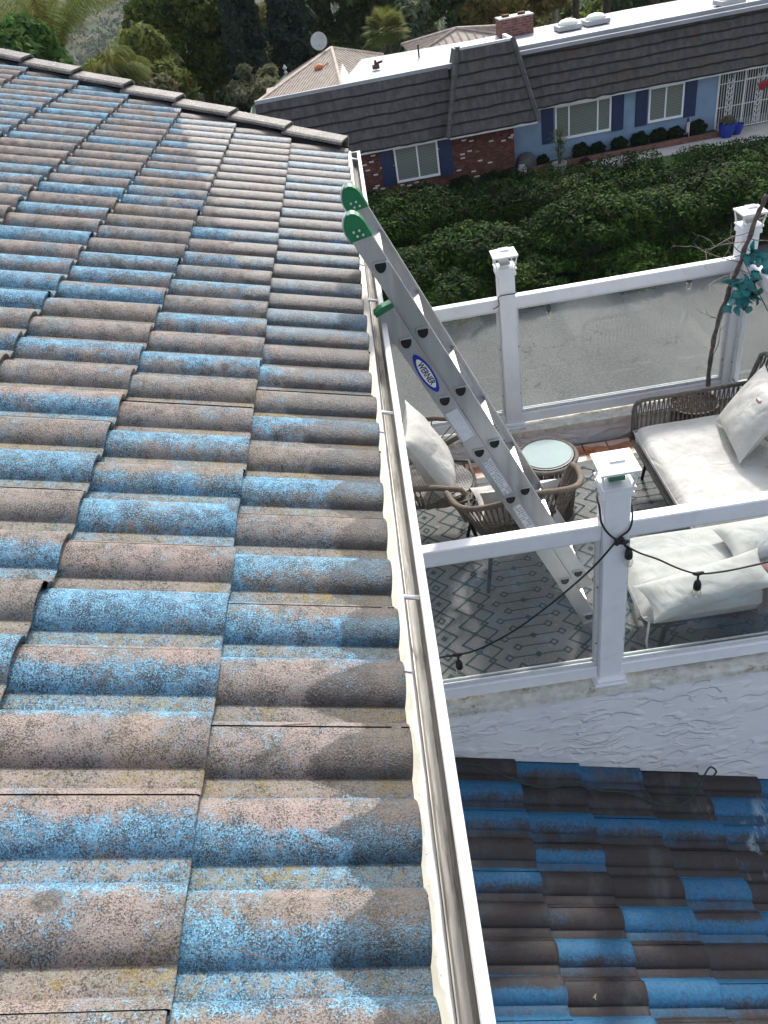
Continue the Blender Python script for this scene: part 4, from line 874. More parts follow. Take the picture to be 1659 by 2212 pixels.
def strand(label, cable, bulbs, r=.0045):
    o = thing('string_lights', label, 'string lights', cable[0], 'festoon strings round the terrace'); m = MB()
    m.tube(spline(cable), r, 6); m.build('cable', M_black, o, True)
    for (x, y, z, dx) in bulbs:
        m = MB(); m.tube([(x-.022, y, z+.004), (x-.01, y, z+.002), (x+.01, y, z+.002), (x+.022, y, z+.004)], [.005, .0085, .0085, .005], 8); m.tube([(x, y, z), (x+dx*.3, y, z-.02), (x+dx, y, z-.04)], [.006, .0045, .0045], 6)
        bx = x+dx; m.lathe([(.006, z-.036), (.012, z-.044), (.0155, z-.056), (.0165, z-.080), (.0135, z-.086)], (bx, y, 0), 14); s_ = m.build('socket', M_black, o, True)
        m = MB(); m.lathe([(.012, z-.084), (.0185, z-.098), (.0195, z-.110), (.015, z-.124), (.004, z-.131)], (bx, y, 0), 14); m.build('bulb', M_bulb, s_, True)
        m = MB(); m.tube([(bx-.004, y, z-.09), (bx-.004, y, z-.115), (bx+.004, y, z-.115), (bx+.004, y, z-.09)], .0012, 4); m.build('filament', M_fil, s_)
    return o
yk = 2.235
cab = [(-.10, yk+.02, -2.62), (0, yk, -2.575), (.07, yk, -2.575), (.16, yk, -2.56), (.30, yk, -2.49), (.42, yk, -2.40), (.54, yk, -2.295), (.66, yk-.0, -2.17), (.755, 2.255, -2.068), (.80, 2.262, -2.03), (.816, 2.29, -1.97), (.81, 2.35, -1.93), (.76, 2.385, -1.92), (.70, 2.36, -1.91), (.688, 2.29, -1.925), (.690, 2.262, -1.98), (.72, 2.258, -2.04), (.765, 2.252, -2.085), (.83, 2.24, -2.14), (.91, yk, -2.19), (1.00, yk, -2.26), (1.08, yk, -2.305), (1.17, yk, -2.315), (1.27, yk, -2.31), (1.40, yk, -2.29), (1.60, yk, -2.22), (1.9, yk, -2.10), (2.17, 2.25, -2.02)]
strand('thick black string light cable knotted round the nearest railing post', cab, [(.07, yk, -2.577, 0.0), (.775, 2.248, -2.085, .022), (1.083, yk, -2.307, .002)], .0042)
m = MB(); m.box((.757, 2.249, -2.075), (.045, .018, .022), Matrix.Rotation(R(-40), 3, 'Y'), .005); m.box((.757, 2.249, -2.075), (.05, .016, .014), Matrix.Rotation(R(40), 3, 'Y'), .005); m.build('cable_tie', M_black, bpy.data.objects['string_lights'])
yf = 4.612
cab = [(-.2, yf, -2.10), (.30, yf, -2.10), (.46, yf, -2.125), (.60, yf, -2.12), (.69, 4.515, -2.05), (.70, 4.516, -1.99), (.80, 4.515, -1.985), (.812, 4.54, -1.99), (.82, yf, -2.05), (.92, yf, -2.09), (1.02, yf, -2.10), (1.23, yf, -2.10), (1.42, yf, -2.055), (1.60, yf, -2.045), (1.92, yf, -2.075), (2.10, yf, -2.06), (2.172, 4.515, -1.99), (2.185, 4.45, -2.02), (2.185, 4.2, -2.13), (2.185, 3.9, -2.22), (2.185, 3.4, -2.20)]
strand('thin dark string light cable hanging inside the far railing', cab, [(1.02, yf, -2.10, .006), (1.92, yf, -2.066, .0), (2.185, 4.30, -2.07, 0)], .003)
# green cord on the lower roof
cb = [(-.1, 2.19, -3.26), (.1, 2.17, -3.33), (.3, 2.10, -3.42), (.42, 2.09, -3.465), (.55, 2.12, -3.50), (.66, 2.09, -3.555), (.8, 2.09, -3.61), (.93, 2.04, -3.66), (1.03, 2.03, -3.69), (1.12, 2.07, -3.71), (1.20, 2.15, -3.715), (1.27, 2.215, -3.70), (1.30, 2.20, -3.72), (1.27, 2.18, -3.74)]
m = MB(); m.tube(spline(cb), .0045, 6); cd = m.build('cord', simple('green_cord', (.008, .035, .022), .5), None, True); tag(cd, 'thin dark green cord lying on the lower tiles along the stucco wall', 'cord')
m = MB(); q = random.Random(2)
def litter(x, y, mt, lab, sc=.012):
    z = -3.372-.375*x+.03; m = MB(); pts = []
    for k in range(9): a = 2*math.pi*k/9; r_ = sc*(1 if k % 2 else .45); pts.append(V(x+r_*math.cos(a), y+r_*math.sin(a), z+.004*math.sin(a*2)))
    m.prism(pts, (0, 0, .0015)); tag(m.build('fallen_leaf', mt), lab, 'leaf')
litter(.385, 1.18, simple('dry_leaf', (.38, .26, .16), .8), 'small pale dry leaf lying on the lower roof tiles near the bottom edge', .014)
m = MB(); leaf(V(.275, 1.93, -3.44), (.1, -1, -.1), .045, .012, m); tag(m.build('fallen_leaf', simple('green_leaf', (.10, .16, .08), .6)), 'slim green leaf standing between blue tiles of the lower roof', 'leaf')
# dry pine needles on the main roof
def needle(s, y, L, a, lab):
    m = MB(); h = .058; pts = [P_s(s+L*math.cos(a)*k/5, y+L*math.sin(a)*k/5, h-(.03 if 0 else 0)+.002*math.sin(k)) for k in range(6)]; m.tube(pts, .0009, 4); tag(m.build('dry_needle', M_wood), lab, 'twig')
needle(.00, .455, .075, -.25, 'dark curved needle lying in the pan of the front eave tiles'); needle(.05, .80, .06, .2, 'dry straw lying below the blue eave barrel')

# ---------------------------------------------------------------- NEIGHBOUR HOUSE
ah = R(2.27); E1 = V(math.cos(ah), math.sin(ah), 0); E2 = V(-math.sin(ah), math.cos(ah), 0)
def H(u, v, z): return E1*u+E2*v+V(0, 0, z)
RH = Matrix.Rotation(ah, 3, 'Z')
GZ = -9.8
nb = thing('neighbour_house', 'blue and brick house with a dark shingled mansard and white flat roof', 'house', tuple(H(8, 37, GZ)))
def hb(m, u0, u1, v0, v1, z0, z1, bev=0): m.box(H((u0+u1)/2, (v0+v1)/2, (z0+z1)/2), (u1-u0, v1-v0, z1-z0), RH, bev)
m = MB(); hb(m, -2.45, 7.70, 34.0, 42, GZ-1, -7.30); m.build('brick_wall', M_brick, nb)
m = MB(); hb(m, 7.701, 16.5, 34.6, 42, GZ-1, -7.1); hb(m, 16.5, 24, 36.2, 42, GZ-1, -7.1); m.build('blue_wall', M_bstucco, nb)
def mansard(u0b, u1b, v0b, zb, u0t, u1t, v0t, zt, rows, nm='mansard', lsl=0):
    m = MB()
    for r_ in range(rows):
        a0 = r_/rows; a1 = (r_+1)/rows; L = lambda a, k: a*(k[1])+(1-a)*k[0]
        ul0, ur0, v0, z0 = [L(a0, k) for k in ((u0b, u0t), (u1b, u1t), (v0b, v0t), (zb, zt))]; ul1, ur1, v1, z1 = [L(a1, k) for k in ((u0b, u0t), (u1b, u1t), (v0b, v0t), (zb, zt))]
        n = max(2, int((ur0-ul0)/.34)); rs_ = random.Random(r_+int(u0b*10))
        wav = [rs_.gauss(0, .013) for _ in range(n+1)]
        for k in range(n):
            f0, f1 = k/n, (k+1)/n; p = [H(ul0+(ur0-ul0)*f0, v0-.055, z0+wav[k]), H(ul0+(ur0-ul0)*f1, v0-.055, z0+wav[k+1]), H(ul1+(ur1-ul1)*f1, v1-.006, z1+.05), H(ul1+(ur1-ul1)*f0, v1-.006, z1+.05)]
            m.poly(p); m.cur = 1; m.poly([x_+V(0, -.006, 0)+V(0, 0, dz_) for x_, dz_ in ((p[0], -.01), (p[1], -.01), (p[1], .055), (p[0], .055))]); m.cur = 0; m.poly([p[1], p[0], H(ul0+(ur0-ul0)*f0, v0+.02, z0+wav[k]+.02), H(ul0+(ur0-ul0)*f1, v0+.02, z0+wav[k+1]+.02)])  # dark strip along each course's lower edge paints its shadow line
    return m
m = mansard(-2.7, 5.3, 33.6, -7.72, -2.5, 5.3, 34.62, -5.40, 6); q = mansard(8.0, 24, 34.05, -7.40, 8.0, 24, 34.92, -5.30, 6); o_ = len(m.v); m.v += q.v; m.f += [tuple(i+o_ for i in f) for f in q.f]; m.mi += q.mi
q = mansard(4.85, 8.50, 33.05, -7.64, 5.62, 7.82, 33.95, -4.84, 7); o_ = len(m.v); m.v += q.v; m.f += [tuple(i+o_ for i in f) for f in q.f]; m.mi += q.mi
# bay cheeks
for (ub, ut) in ((4.85, 5.62), (8.50, 7.82)): m.poly([H(ub, 33.05, -7.64), H(ut, 33.95, -4.84), H(ut, 35.2, -4.84), H(ub, 35.2, -7.64)])
m.build('mansard', [M_mans, simple('butt_shadow_line', (.022, .020, .020), .9)], nb)
for (ub, ut) in ((4.85, 5.62), (8.50, 7.82)):
    nn_ = 7; m = MB()
    for k in range(nn_):
        a, b = k/nn_, (k+1)/nn_+.03; p = H(ub+(ut-ub)*a, 33.0+.9*a, -7.62+2.8*a); r_ = H(ub+(ut-ub)*b, 33.03+.9*b, -7.62+2.8*b); m.tube([p, r_], [.115, .095], 6)
    m.build('hip_cap', M_cap2, nb)
m = MB(); hb(m, -2.7, 5.2, 33.57, 33.62, -7.79, -7.70); hb(m, 8.3, 24, 34.02, 34.07, -7.47, -7.38); hb(m, 4.9, 8.46, 33.02, 33.06, -7.72, -7.63)
hb(m, -2.7, 5.2, 33.62, 34.0, -7.79, -7.765); hb(m, 8.3, 16.5, 34.07, 34.6, -7.465, -7.44); hb(m, 4.95, 8.4, 33.07, 34.55, -7.715, -7.69); hb(m, 16.5, 24, 34.07, 36.2, -7.465, -7.44); m.build('eave_trim', M_trim, nb)
m = MB(); hb(m, 1.0, 24, 34.60, 38.6, -5.50, -5.36); hb(m, -2.5, 5.6, 34.56, 34.70, -5.44, -5.31); hb(m, 7.8, 24, 34.86, 35.0, -5.37, -5.22)
m.prism([H(1.0, 34.7, -5.36), H(1.0, 40.0, -5.27), H(7, 38.9, -5.24), H(14, 39.0, -5.22), H(24, 38.0, -5.22), H(24, 34.9, -5.36)], (0, 0, -.15)); m.build('flat_roof', M_froof, nb)
m = MB(); hb(m, 5.62, 7.84, 33.93, 34.06, -4.86, -4.74); hb(m, 5.55, 5.75, 33.9, 34.15, -4.76, -4.68); hb(m, 7.70, 7.84, 34.06, 35.3, -4.86, -4.74); hb(m, 7.72, 7.82, 34.07, 35.3, -5.36, -4.87); m.build('bay_parapet', M_trim, nb)
def window(u0, u1, z0, z1, v, mull, sh):
    m = MB(); w = .07
    hb(m, u0, u1, v-.06, v+.01, z1-w, z1); hb(m, u0, u1, v-.08, v+.01, z0, z0+w+.02); hb(m, u0, u0+w, v-.06, v+.01, z0+w+.021, z1-w-.001); hb(m, u1-w, u1, v-.06, v+.01, z0+w+.021, z1-w-.001)
    for q_ in mull: hb(m, q_-.03, q_+.03, v-.055, v+.01, z0+w+.021, z1-w-.001)
    f = m.build('window', M_logo_w, nb); m = MB(); hb(m, u0+w, u1-w, v-.025, v+.012, z0+w+.02, z1-w); m.build('pane', M_blind, f)
    for a, b in sh: m = MB(); hb(m, a, b, v-.05, v+.01, z0-.06, z1+.02, .01); hb(m, a+.07, b-.07, v-.056, v-.0505, z0+.02, z1-.06, .005); m.build('shutter', M_navy, nb)
window(2.67, 4.50, -9.22, -7.84, 34.0, [3.63], [(2.10, 2.60), (4.56, 5.08)])
window(9.58, 11.96, -8.90, -7.58, 34.6, [10.17, 11.39], [(9.02, 9.52), (12.0, 12.5)])
window(13.55, 15.04, -8.90, -7.56, 34.6, [14.27], [(13.0, 13.5), (15.08, 15.58)])
# wrought iron gate screen
gt = thing('iron_gate', 'white wrought iron gate screen with scrollwork and a red mask at the house entrance', 'gate', tuple(H(18, 34.6, GZ)))
m = MB()
for k in range(44):
    u = 16.55+k*.105
    m.tube([H(u, 34.6, GZ+.05), H(u, 34.6, -7.6)], .014, 4, False)
for z in (-9.72, -8.85, -7.95): m.tube([H(16.5, 34.6, z), H(21.2, 34.6, z)], .022, 4)
m.build('bars', M_iron, gt)
m = MB()
for u in (17.0, 18.25, 19.6):
    m = MB()
    for k in range(9):
        z = -9.55+k*.21
        for sg in (-1, 1): m.tube([H(u+sg*(.02+.07*math.sin(a)), 34.57, z+.08*math.cos(a)) for a in [i*.62 for i in range(9)]], .016, 4)
    for sg in (-1, 1): m.tube([H(u+sg*.13, 34.57, -9.75), H(u+sg*.13, 34.57, -7.65)], .018, 4)
    m.build('scroll_panel', M_iron, gt)
m = MB()
for u in (16.5, 17.62, 18.95): m.box(H(u, 34.6, (-9.75-7.5)/2), (.06, .06, 2.25), RH)
m.box(H(18.28, 34.6, -7.93), (1.3, .05, .05), RH); m.build('post', M_iron, gt)
m = MB(); m.lathe([(.02, -.03), (.17, -.02), (.19, .01), (.12, .05), (.03, .06)], H(18.35, 34.5, -8.25), 14, Matrix.Rotation(R(90), 3, 'X')); m.box(H(18.28, 34.42, -8.2), (.06, .03, .03)); m.box(H(18.42, 34.42, -8.2), (.06, .03, .03)); tag(m.build('red_wreath', M_red), 'round red decoration hanging on the white iron gate', 'decoration')
m = MB(); hb(m, 16.5, 24, 36.1, 36.2, GZ, -7.1); m.build('entry_wall', simple('dark_entry', (.05, .045, .04), .8), nb)
# roof furniture
def lone(mb, name, mt, lab, cat, **k): return tag(mb.build(name, mt, None, **k), lab, cat)
m = MB(); p = H(2.62, 36.5, -5.3); m.box(p+V(0, 0, .10), (.30, .2, .16), None, .02); m.tube([p, p+V(0, 0, .34)], .05, 8); m.tube([p+V(-.02, 0, .2), p+V(.3, .0, .26)], .05, 6); lone(m, 'roof_vent', simple('rust', (.10, .05, .035), .8), 'small rusty vent fitting on the left part of the white flat roof', 'vent')
m = MB(); p = H(4.55, 37.3, -5.3); m.tube([p, p+V(0, 0, .46)], .035, 8); m.tube([p+V(0, 0, .44), p+V(0, 0, .5)], .05, 8); lone(m, 'vent_pipe', M_dark, 'thin dark vent pipe standing on the white flat roof', 'pipe')
cy = thing('chimney', 'low wide brick chimney with pale cap at the back of the white flat roof', 'chimney', tuple(H(8.9, 38.6, -5.3)))
m = MB(); m.box(H(8.98, 38.6, -5.0), (1.45, .9, .75), RH); m.build('stack', brick_mat('brown_brick', (.17, .06, .045), (.28, .11, .085), (.2, .17, .15), .3, .1, .012), cy)
m = MB(); m.box(H(8.98, 38.6, -4.6), (1.5, .95, .05), RH); m.build('cap', M_pathc, cy)
for u in (8.6, 9.3): m = MB(); m.lathe([(.16, -4.57), (.18, -4.49), (.10, -4.48)], H(u, 38.6, 0), 12); m.build('flue', M_brick, cy)
for u, v, lab in ((10.95, 37.3, 'left pale skylight dome on the white flat roof beside the chimney'), (12.15, 37.35, 'right pale skylight dome on the white flat roof'), (17.2, 35.9, 'pale skylight dome at the top right corner of the white roof')):
    s_ = thing('skylight', lab, 'skylight', tuple(H(u, v, -5.28)), 'skylights on the neighbour roof')
    m = MB(); m.box(H(u, v, -5.2), (1.0, .9, .18), RH, .02); m.build('curb', M_greytrim, s_); m = MB(); m.lathe([(.44, -5.108), (.41, -5.03), (.30, -4.95), (.12, -4.905), (.01, -4.9)], H(u, v, 0), 20); m.build('dome', M_domeS, s_, True)
# tan hip roofs behind
def tanroof(A_, B_, C_, D2, apex, lab, ribs):
    o = thing('tan_tile_roof', lab, 'roof', tuple((A_+B_)/2+V(0, 0, -.2)))
    m = MB(); m.poly([A_, B_, apex]); m.poly([B_, C_, apex]); m.poly([C_, D2, apex]); m.poly([D2, A_, apex]); m.poly([D2, C_, B_, A_]); m.build('slope', M_tan, o)
    m = MB()
    for a, b in ((A_, B_), (B_, C_), (D2, A_)):
        for k in range(1, ribs):
            p = a.lerp(b, k/ribs); f = min(k/ribs, 1-k/ribs)*2; e = a.lerp(b, .5).lerp(apex, f) + (p-a.lerp(b, .5))*(1-0); e = p+(apex-a.lerp(b, .5))*min(1, f)
            m.tube([p, e], .045, 4, False)
    m.build('tile_rib', M_tand, o); m = MB()
    for c_ in (A_, B_, C_, D2): m.tube([c_, apex], .10, 6)
    m.build('hip_cap', M_tan, o); return o
tanroof(H(-2.4, 34.75, -5.42), H(1.02, 34.8, -5.40), H(3.4, 41.6, -5.52), H(-1.4, 41.5, -5.7), H(1.02, 40.5, -4.72), 'tan tiled hip roof joining the left end of the white flat roof', 26)
tanroof(H(5.2, 45, -6.3), H(10.6, 45, -6.3), H(10.6, 50, -6.3), H(5.2, 50, -6.3), H(7.75, 46.6, -5.62), 'tan tiled hip roof peeping over the middle of the white flat roof', 14)
m = MB(); hb(m, -2.2, 1, 34.9, 40, GZ-2, -5.72); hb(m, 5.3, 10.5, 45.1, 49.9, -14, -6.32); m.build('rear_wall', simple('tan_stucco', (.35, .30, .25), .9), nb)
m = MB(); m.prism([H(.95, 34.8, -5.33), H(1.5, 34.8, -5.33), H(1.25, 40.2, -4.95), H(.92, 40.2, -4.90)], (0, 0, -.05)); m.build('roof_flashing', M_froof, nb)
o = thing('satellite_dish', 'grey satellite dish on a thin mast beside the tan hip roof', 'satellite dish', tuple(H(.55, 40.3, -5.0)))
m = MB(); m.lathe([(.02, 0), (.22, .03), (.36, .09), (.37, .09), (.22, .015), (.02, -.02)], H(.52, 40.3, -4.35), 20, Matrix.Rotation(R(70), 3, 'X')); m.build('dish', M_greytrim, o, True); m = MB(); m.tube([H(.55, 40.4, -5.1), H(.54, 40.35, -4.4)], .03, 6); m.tube([H(.52, 40.3, -4.5), H(.52, 39.85, -4.45)], .02, 5); m.build('mast', M_dark, o)
o = thing('glass_lantern_roof', 'green framed glass pyramid skylight with a finial beside the dark trees', 'roof lantern', tuple(H(-1.6, 44, -8)))
ap = H(-1.3, 43, -5.72); bs = [H(-3.4, 42, -7.1), H(-.3, 42, -7.1), H(-.3, 44.6, -7.1), H(-3.4, 44.6, -7.1)]
m = MB(); [m.poly([bs[k], bs[(k+1) % 4], ap]) for k in range(4)]; m.build('glass', M_glass, o); m = MB()
for k in range(4):
    m.tube([bs[k], ap], .04, 5); m.tube([bs[k], bs[(k+1) % 4]], .045, 5)
    for j in (1, 2, 3, 4): m.tube([bs[k].lerp(bs[(k+1) % 4], j/5), bs[k].lerp(bs[(k+1) % 4], .5).lerp(ap, 1)], .02, 4)
m.build('frame', simple('sage_frame', (.22, .32, .26), .5), o); m = MB(); m.lathe([(.02, -5.75), (.09, -5.65), (.03, -5.55), (.11, -5.45), (.02, -5.3)], (ap.x, ap.y, 0), 10); m.build('finial', M_greytrim, o)
m = MB(); hb(m, -3.3, -.4, 42.1, 44.5, -12, -7.12); m.build('wall', simple('amber_wood', (.25, .12, .05), .6), o)
m = MB(); p = H(.1, 37.6, -5.0); m.lathe([(.02, 0), (.10, .0), (.13, .25), (.05, .36)], p, 10, Matrix.Rotation(R(80), 3, 'Y')); m.tube([p+V(.3, 0, 0), p+V(.6, .1, .1)], .03, 5); lone(m, 'orange_bag', simple('orange', (.60, .19, .08), .6), 'small orange bag lying on the tan tiled roof', 'bag')
# front garden of the neighbour
m = MB(); hb(m, 7.75, 16.6, 33.86, 34.0, GZ, GZ+.22); m.build('planter_wall', brick_mat('planter_brick', (.16, .06, .045), (.24, .10, .075), (.18, .15, .13), .21, .075, .01)); bpy.data.objects['planter_wall']['label'] = 'low red brick edging along the blue wall flower bed'; bpy.data.objects['planter_wall']['category'] = 'edging'
def sheet(name, pts, mt, th=.25): m = MB(); m.prism([V(*p) for p in pts], (0, 0, -th)); o = m.build(name, mt); o['kind'] = 'structure'; return o
sheet('planting_bed', [H(7.71, 34.0, GZ+.14), H(16.5, 34.0, GZ+.14), H(16.5, 34.6, GZ+.14), H(7.71, 34.6, GZ+.14)], M_soil, .3)
sheet('garden_path', [H(10.8, 33.2, GZ), H(11.8, 32.7, GZ), H(13.6, 32.75, GZ), H(18, 32.4, GZ), H(26, 32.2, GZ), H(26, 36.2, GZ), H(16.61, 36.2, GZ), H(16.61, 33.85, GZ), H(10.8, 33.85, GZ)], M_pathc)
sheet('lawn', [H(10.9, 31.0, GZ-.02), H(26, 31.0, GZ-.02), H(26, 32.19, GZ-.02), H(18, 32.38, GZ-.02), H(13.6, 32.73, GZ-.02), H(11.8, 32.68, GZ-.02)], M_lawn)
sheet('house_terrace', [H(-14, 30.2, GZ-.06), H(30, 30.2, GZ-.06), H(30, 46, GZ-.06), H(-14, 46, GZ-.06)], M_soil, .8)

# ---------------------------------------------------------------- foliage
def cloud(centres, radii, n, size, squash=.9, shell=.55, up=.35, aspect=1.6, seed=1):
    """leaf quads spread through a set of blobs; returns verts, faces, colour value"""
    g = np.random.default_rng(seed); C_ = np.array(centres, float); Rr = np.array(radii, float); 
    if Rr.ndim == 1: Rr = np.stack([Rr, Rr, Rr*squash], 1)
    wgt = (Rr[:, 0]*Rr[:, 2])**1.0; wgt /= wgt.sum(); idx = g.choice(len(C_), n, p=wgt)
    d = g.normal(size=(n, 3)); d /= np.linalg.norm(d, axis=1)[:, None]; rad = shell+(1-shell)*g.random(n)**.6
    rad *= 1+.10*np.sin(d[:, 0]*7+idx)+.08*np.sin(d[:, 2]*9+idx*2)
    P = C_[idx]+d*Rr[idx]*rad[:, None]
    nr = d*.8+g.normal(size=(n, 3))*.55; nr[:, 2] += up; nr /= np.linalg.norm(nr, axis=1)[:, None]
    t_ = np.cross(nr, g.normal(size=(n, 3))); t_ /= np.linalg.norm(t_, axis=1)[:, None]; b_ = np.cross(nr, t_)
    s_ = size*(.6+.8*g.random(n))[:, None]
    a = P-t_*s_*aspect/2; b = P+b_*s_*.42; c = P+t_*s_*aspect/2; e = P-b_*s_*.42
    Vt = np.stack([a, b, c, e], 1).reshape(-1, 3); Fc = np.arange(4*n).reshape(n, 4)
    val = np.clip(.45+.22*g.normal(size=n)+.18*np.sin(idx*2.3), 0, 1)
    return Vt, Fc, np.repeat(np.stack([val, val, val], 1), 4, 0)
def plant(name, lab, cat, base, blobs, radii, n, size, lm, trunk=None, bark=None, group=None, **kw):
    o = thing(name, lab, cat, base, group); v, f, c_ = cloud(blobs, radii, n, size, seed=rnd.randint(1, 99999), **kw); npmesh('crown', v, f, lm, o, False, c_)
    if trunk:
        m = MB()
        for pts, rr_ in trunk: m.tube(pts, rr_, 7)
        m.build('trunk', bark or M_bark, o, True)
    return o
g2 = random.Random(21)
# back hedge: bushy wall
def hedge(lab, us, v0, v1, zt, zb, n, size, lm, seed, dense=1.2, top=.3):
    g_ = random.Random(seed); cs, rs_ = [], []
    u = us[0]
    while u < us[1]:
        k = 0; v = v0
        while v < v1:
            zz = zt(u)+g_.gauss(0, .10)-.18*max(0, (v0+.6-v)); z = zz-.55
            while z > zb:
                cs.append(tuple(H(u+g_.gauss(0, .2), v+g_.gauss(0, .12), z))); rs_.append((.75+g_.random()*.3, .6+g_.random()*.25, .55+g_.random()*.15)); z -= .75
            v += .85
        u += .8
    o = thing('hedge', lab, 'hedge', tuple(H((us[0]+us[1])/2, (v0+v1)/2, zb))); v, f, c_ = cloud(cs, rs_, n, size, seed=seed, shell=.75, up=.6); npmesh('foliage', v, f, lm, o, False, c_)
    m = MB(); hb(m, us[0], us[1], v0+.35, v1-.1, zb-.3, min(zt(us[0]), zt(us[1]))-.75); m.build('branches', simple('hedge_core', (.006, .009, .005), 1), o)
hedge('long clipped dark green hedge directly below the blue and brick house', (-1.5, 21), 29.6, 31.6, lambda u: -8.78-.035*u, -11.2, 270000, .068, L_hedge, 31)
def bush(lab, u, v, z, ru, rv, rz, n, seed):
    g_ = random.Random(seed); cs, rs_ = [], []
    for k in range(26):
        a = g_.uniform(0, 6.28); r_ = math.sqrt(g_.random())*.75; cs.append(tuple(H(u+ru*r_*math.cos(a), v+rv*r_*math.sin(a), z-rz*.3-rz*.75*r_*r_+g_.gauss(0, .08)))); rs_.append((ru*.36, rv*.42, rz*.34))
    for k in range(22):
        a = g_.uniform(math.pi, 2*math.pi); cs.append(tuple(H(u+ru*.72*math.cos(a), v+rv*.72*math.sin(a), z-rz*g_.uniform(.8, 1.9)))); rs_.append((ru*.34, rv*.38, rz*.36))
    o = thing('shrub', lab, 'shrub', tuple(H(u, v, -11.5)), 'spreading juniper shrubs in front of the hedge'); vv, f, c_ = cloud(cs, rs_, n*2, .078, seed=seed, shell=.7, up=.9, aspect=2.4); npmesh('foliage', vv, f, L_hedge, o, False, c_)
    m = MB(); m.lathe([(ru*.2, -11.6), (ru*.66, -11.3), (ru*.7, z-rz*1.2), (ru*.5, z-rz*.75), (ru*.2, z-rz*.6)], H(u, v+.2, 0), 12); m.build('branches', bpy.data.materials['hedge_core'], o)
for i, (u, v, z, ru, rz, lab) in enumerate([
    (1.7, 26.9, -9.55, 2.0, .9, 'spreading juniper shrub just right of the ladder top'), (4.4, 27.3, -9.35, 2.0, .9, 'spreading juniper shrub between the ladder and the far railing post'), (3.2, 25.9, -10.15, 1.5, .8, 'lower juniper shrub in front, left of the far railing post'),
    (6.2, 26.3, -10.3, 1.6, .8, 'low juniper shrub directly right of the far railing post'), (8.6, 27.2, -9.1, 2.2, 1.0, 'tall rounded juniper shrub in the middle of the far railing'), (11.4, 27.2, -9.25, 2.1, 1.0, 'rounded juniper shrub right of the middle of the far railing'),
    (13.9, 27.6, -9.15, 2.2, 1.0, 'rounded juniper shrub behind the corner post'), (16.6, 27.8, -9.4, 2.0, .9, 'juniper shrub at the right edge of the picture'), (9.6, 26.0, -10.3, 1.7, .8, 'low dark juniper shrub at the driveway edge under the middle shrub'), (12.6, 26.2, -10.4, 1.6, .8, 'low dark juniper shrub at the driveway edge left of the corner post'), (-.9, 27.2, -9.6, 1.8, .9, 'juniper shrub hidden behind the gutter')]):
    bush(lab, u, v, z, ru, 1.5, rz, 11000, 50+i)
# small box bushes in the bed
names = ['leftmost small round bush, beside the grey rock', 'second small round bush from the grey rock', 'third small round bush, right of the tall potted yucca', 'fourth small round bush under the right end of the wide window', 'fifth small round bush between the two blue wall windows', 'sixth small round bush under the left shutter of the right window', 'seventh small round bush under the right window', 'last small round bush beside the white iron gate']
for (u, w_), lab in zip([(8.95, .24), (10.6, .36), (11.33, .30), (12.25, .33), (13.12, .36), (13.97, .36), (14.67, .32), (15.6, .38)], names):
    plant('box_bush', lab, 'bush', tuple(H(u, 34.28, GZ+.14)), [tuple(H(u, 34.28, GZ+.14+w_*.7))], [(w_, w_*.85, w_*.78)], 1600, .07, L_bush, group='round bushes in the bed along the blue wall', shell=.85)
o = thing('rock', 'dark grey rounded boulder beside the brick wall', 'rock', tuple(H(8.2, 34.3, GZ)))
bpy.data.objects.remove(o); m = MB(); m.lathe([(.38, GZ), (.46, GZ+.25), (.40, GZ+.5), (.24, GZ+.68), (.05, GZ+.74)], H(8.25, 34.3, 0), 9); lone(m, 'boulder', M_rock, 'dark grey rounded boulder beside the brick wall', 'rock', smooth=True)
m = MB(); m.lathe([(.12, GZ), (.20, GZ+.12), (.21, GZ+.24), (.12, GZ+.36), (.14, GZ+.40), (.10, GZ+.40)], H(7.92, 33.75, .02), 14); lone(m, 'urn', M_pot, 'small pale round urn in front of the grey boulder', 'urn', smooth=True)
o = thing('potted_yucca', 'tall spiky yucca in a white pot in front of the wide window', 'potted plant', tuple(H(9.3, 32.95, GZ)))
m = MB(); m.lathe([(.20, GZ), (.29, GZ+.42), (.31, GZ+.46), (.26, GZ+.46), (.24, GZ+.40)], H(9.3, 32.95, 0), 16); m.build('pot', M_pot, o, 'auto')
m = MB(); m.tube([H(9.3, 32.95, GZ+.4), H(9.32, 32.95, GZ+1.25)], .07, 6); m.build('trunk', M_bark, o)
m = MB(); q = random.Random(4)
for k in range(150):
    zz = GZ+.5+q.random()**.7*1.0; a = q.uniform(0, 6.28); e = q.uniform(-.2, 1.2); d = V(math.cos(a)*math.cos(e), math.sin(a)*math.cos(e), math.sin(e)); b0 = H(9.3, 32.95, zz); L = q.uniform(.45, .75); s_ = d.cross(V(0, 0, 1)).normalized()*.022; tp = b0+d*L+V(0, 0, -.12); md = b0+d*L*.55
    i = len(m.v); m.v += [tuple(x) for x in (b0-s_*.6, b0+s_*.6, md+s_, md-s_, tp)]; m.face((i, i+1, i+2, i+3)); m.face((i+3, i+2, i+4))
m.build('leaves', simple('yucca_leaf', (.10, .15, .065), .5, var=.4, sc=5), o)
for u, v, r_, hh, lab in ((16.62, 33.7, .34, .55, 'tall cobalt blue glazed pot beside the white iron gate'), (17.12, 33.85, .26, .40, 'small round cobalt blue pot right of the tall one')):
    m = MB(); m.lathe([(r_*.62, GZ+.002), (r_*.95, GZ+hh*.55), (r_, GZ+hh*.9), (r_*1.05, GZ+hh), (r_*.85, GZ+hh), (r_*.8, GZ+hh*.85)], H(u, v, 0), 18); lone(m, 'glazed_pot', M_cobalt, lab, 'pot', smooth='auto')
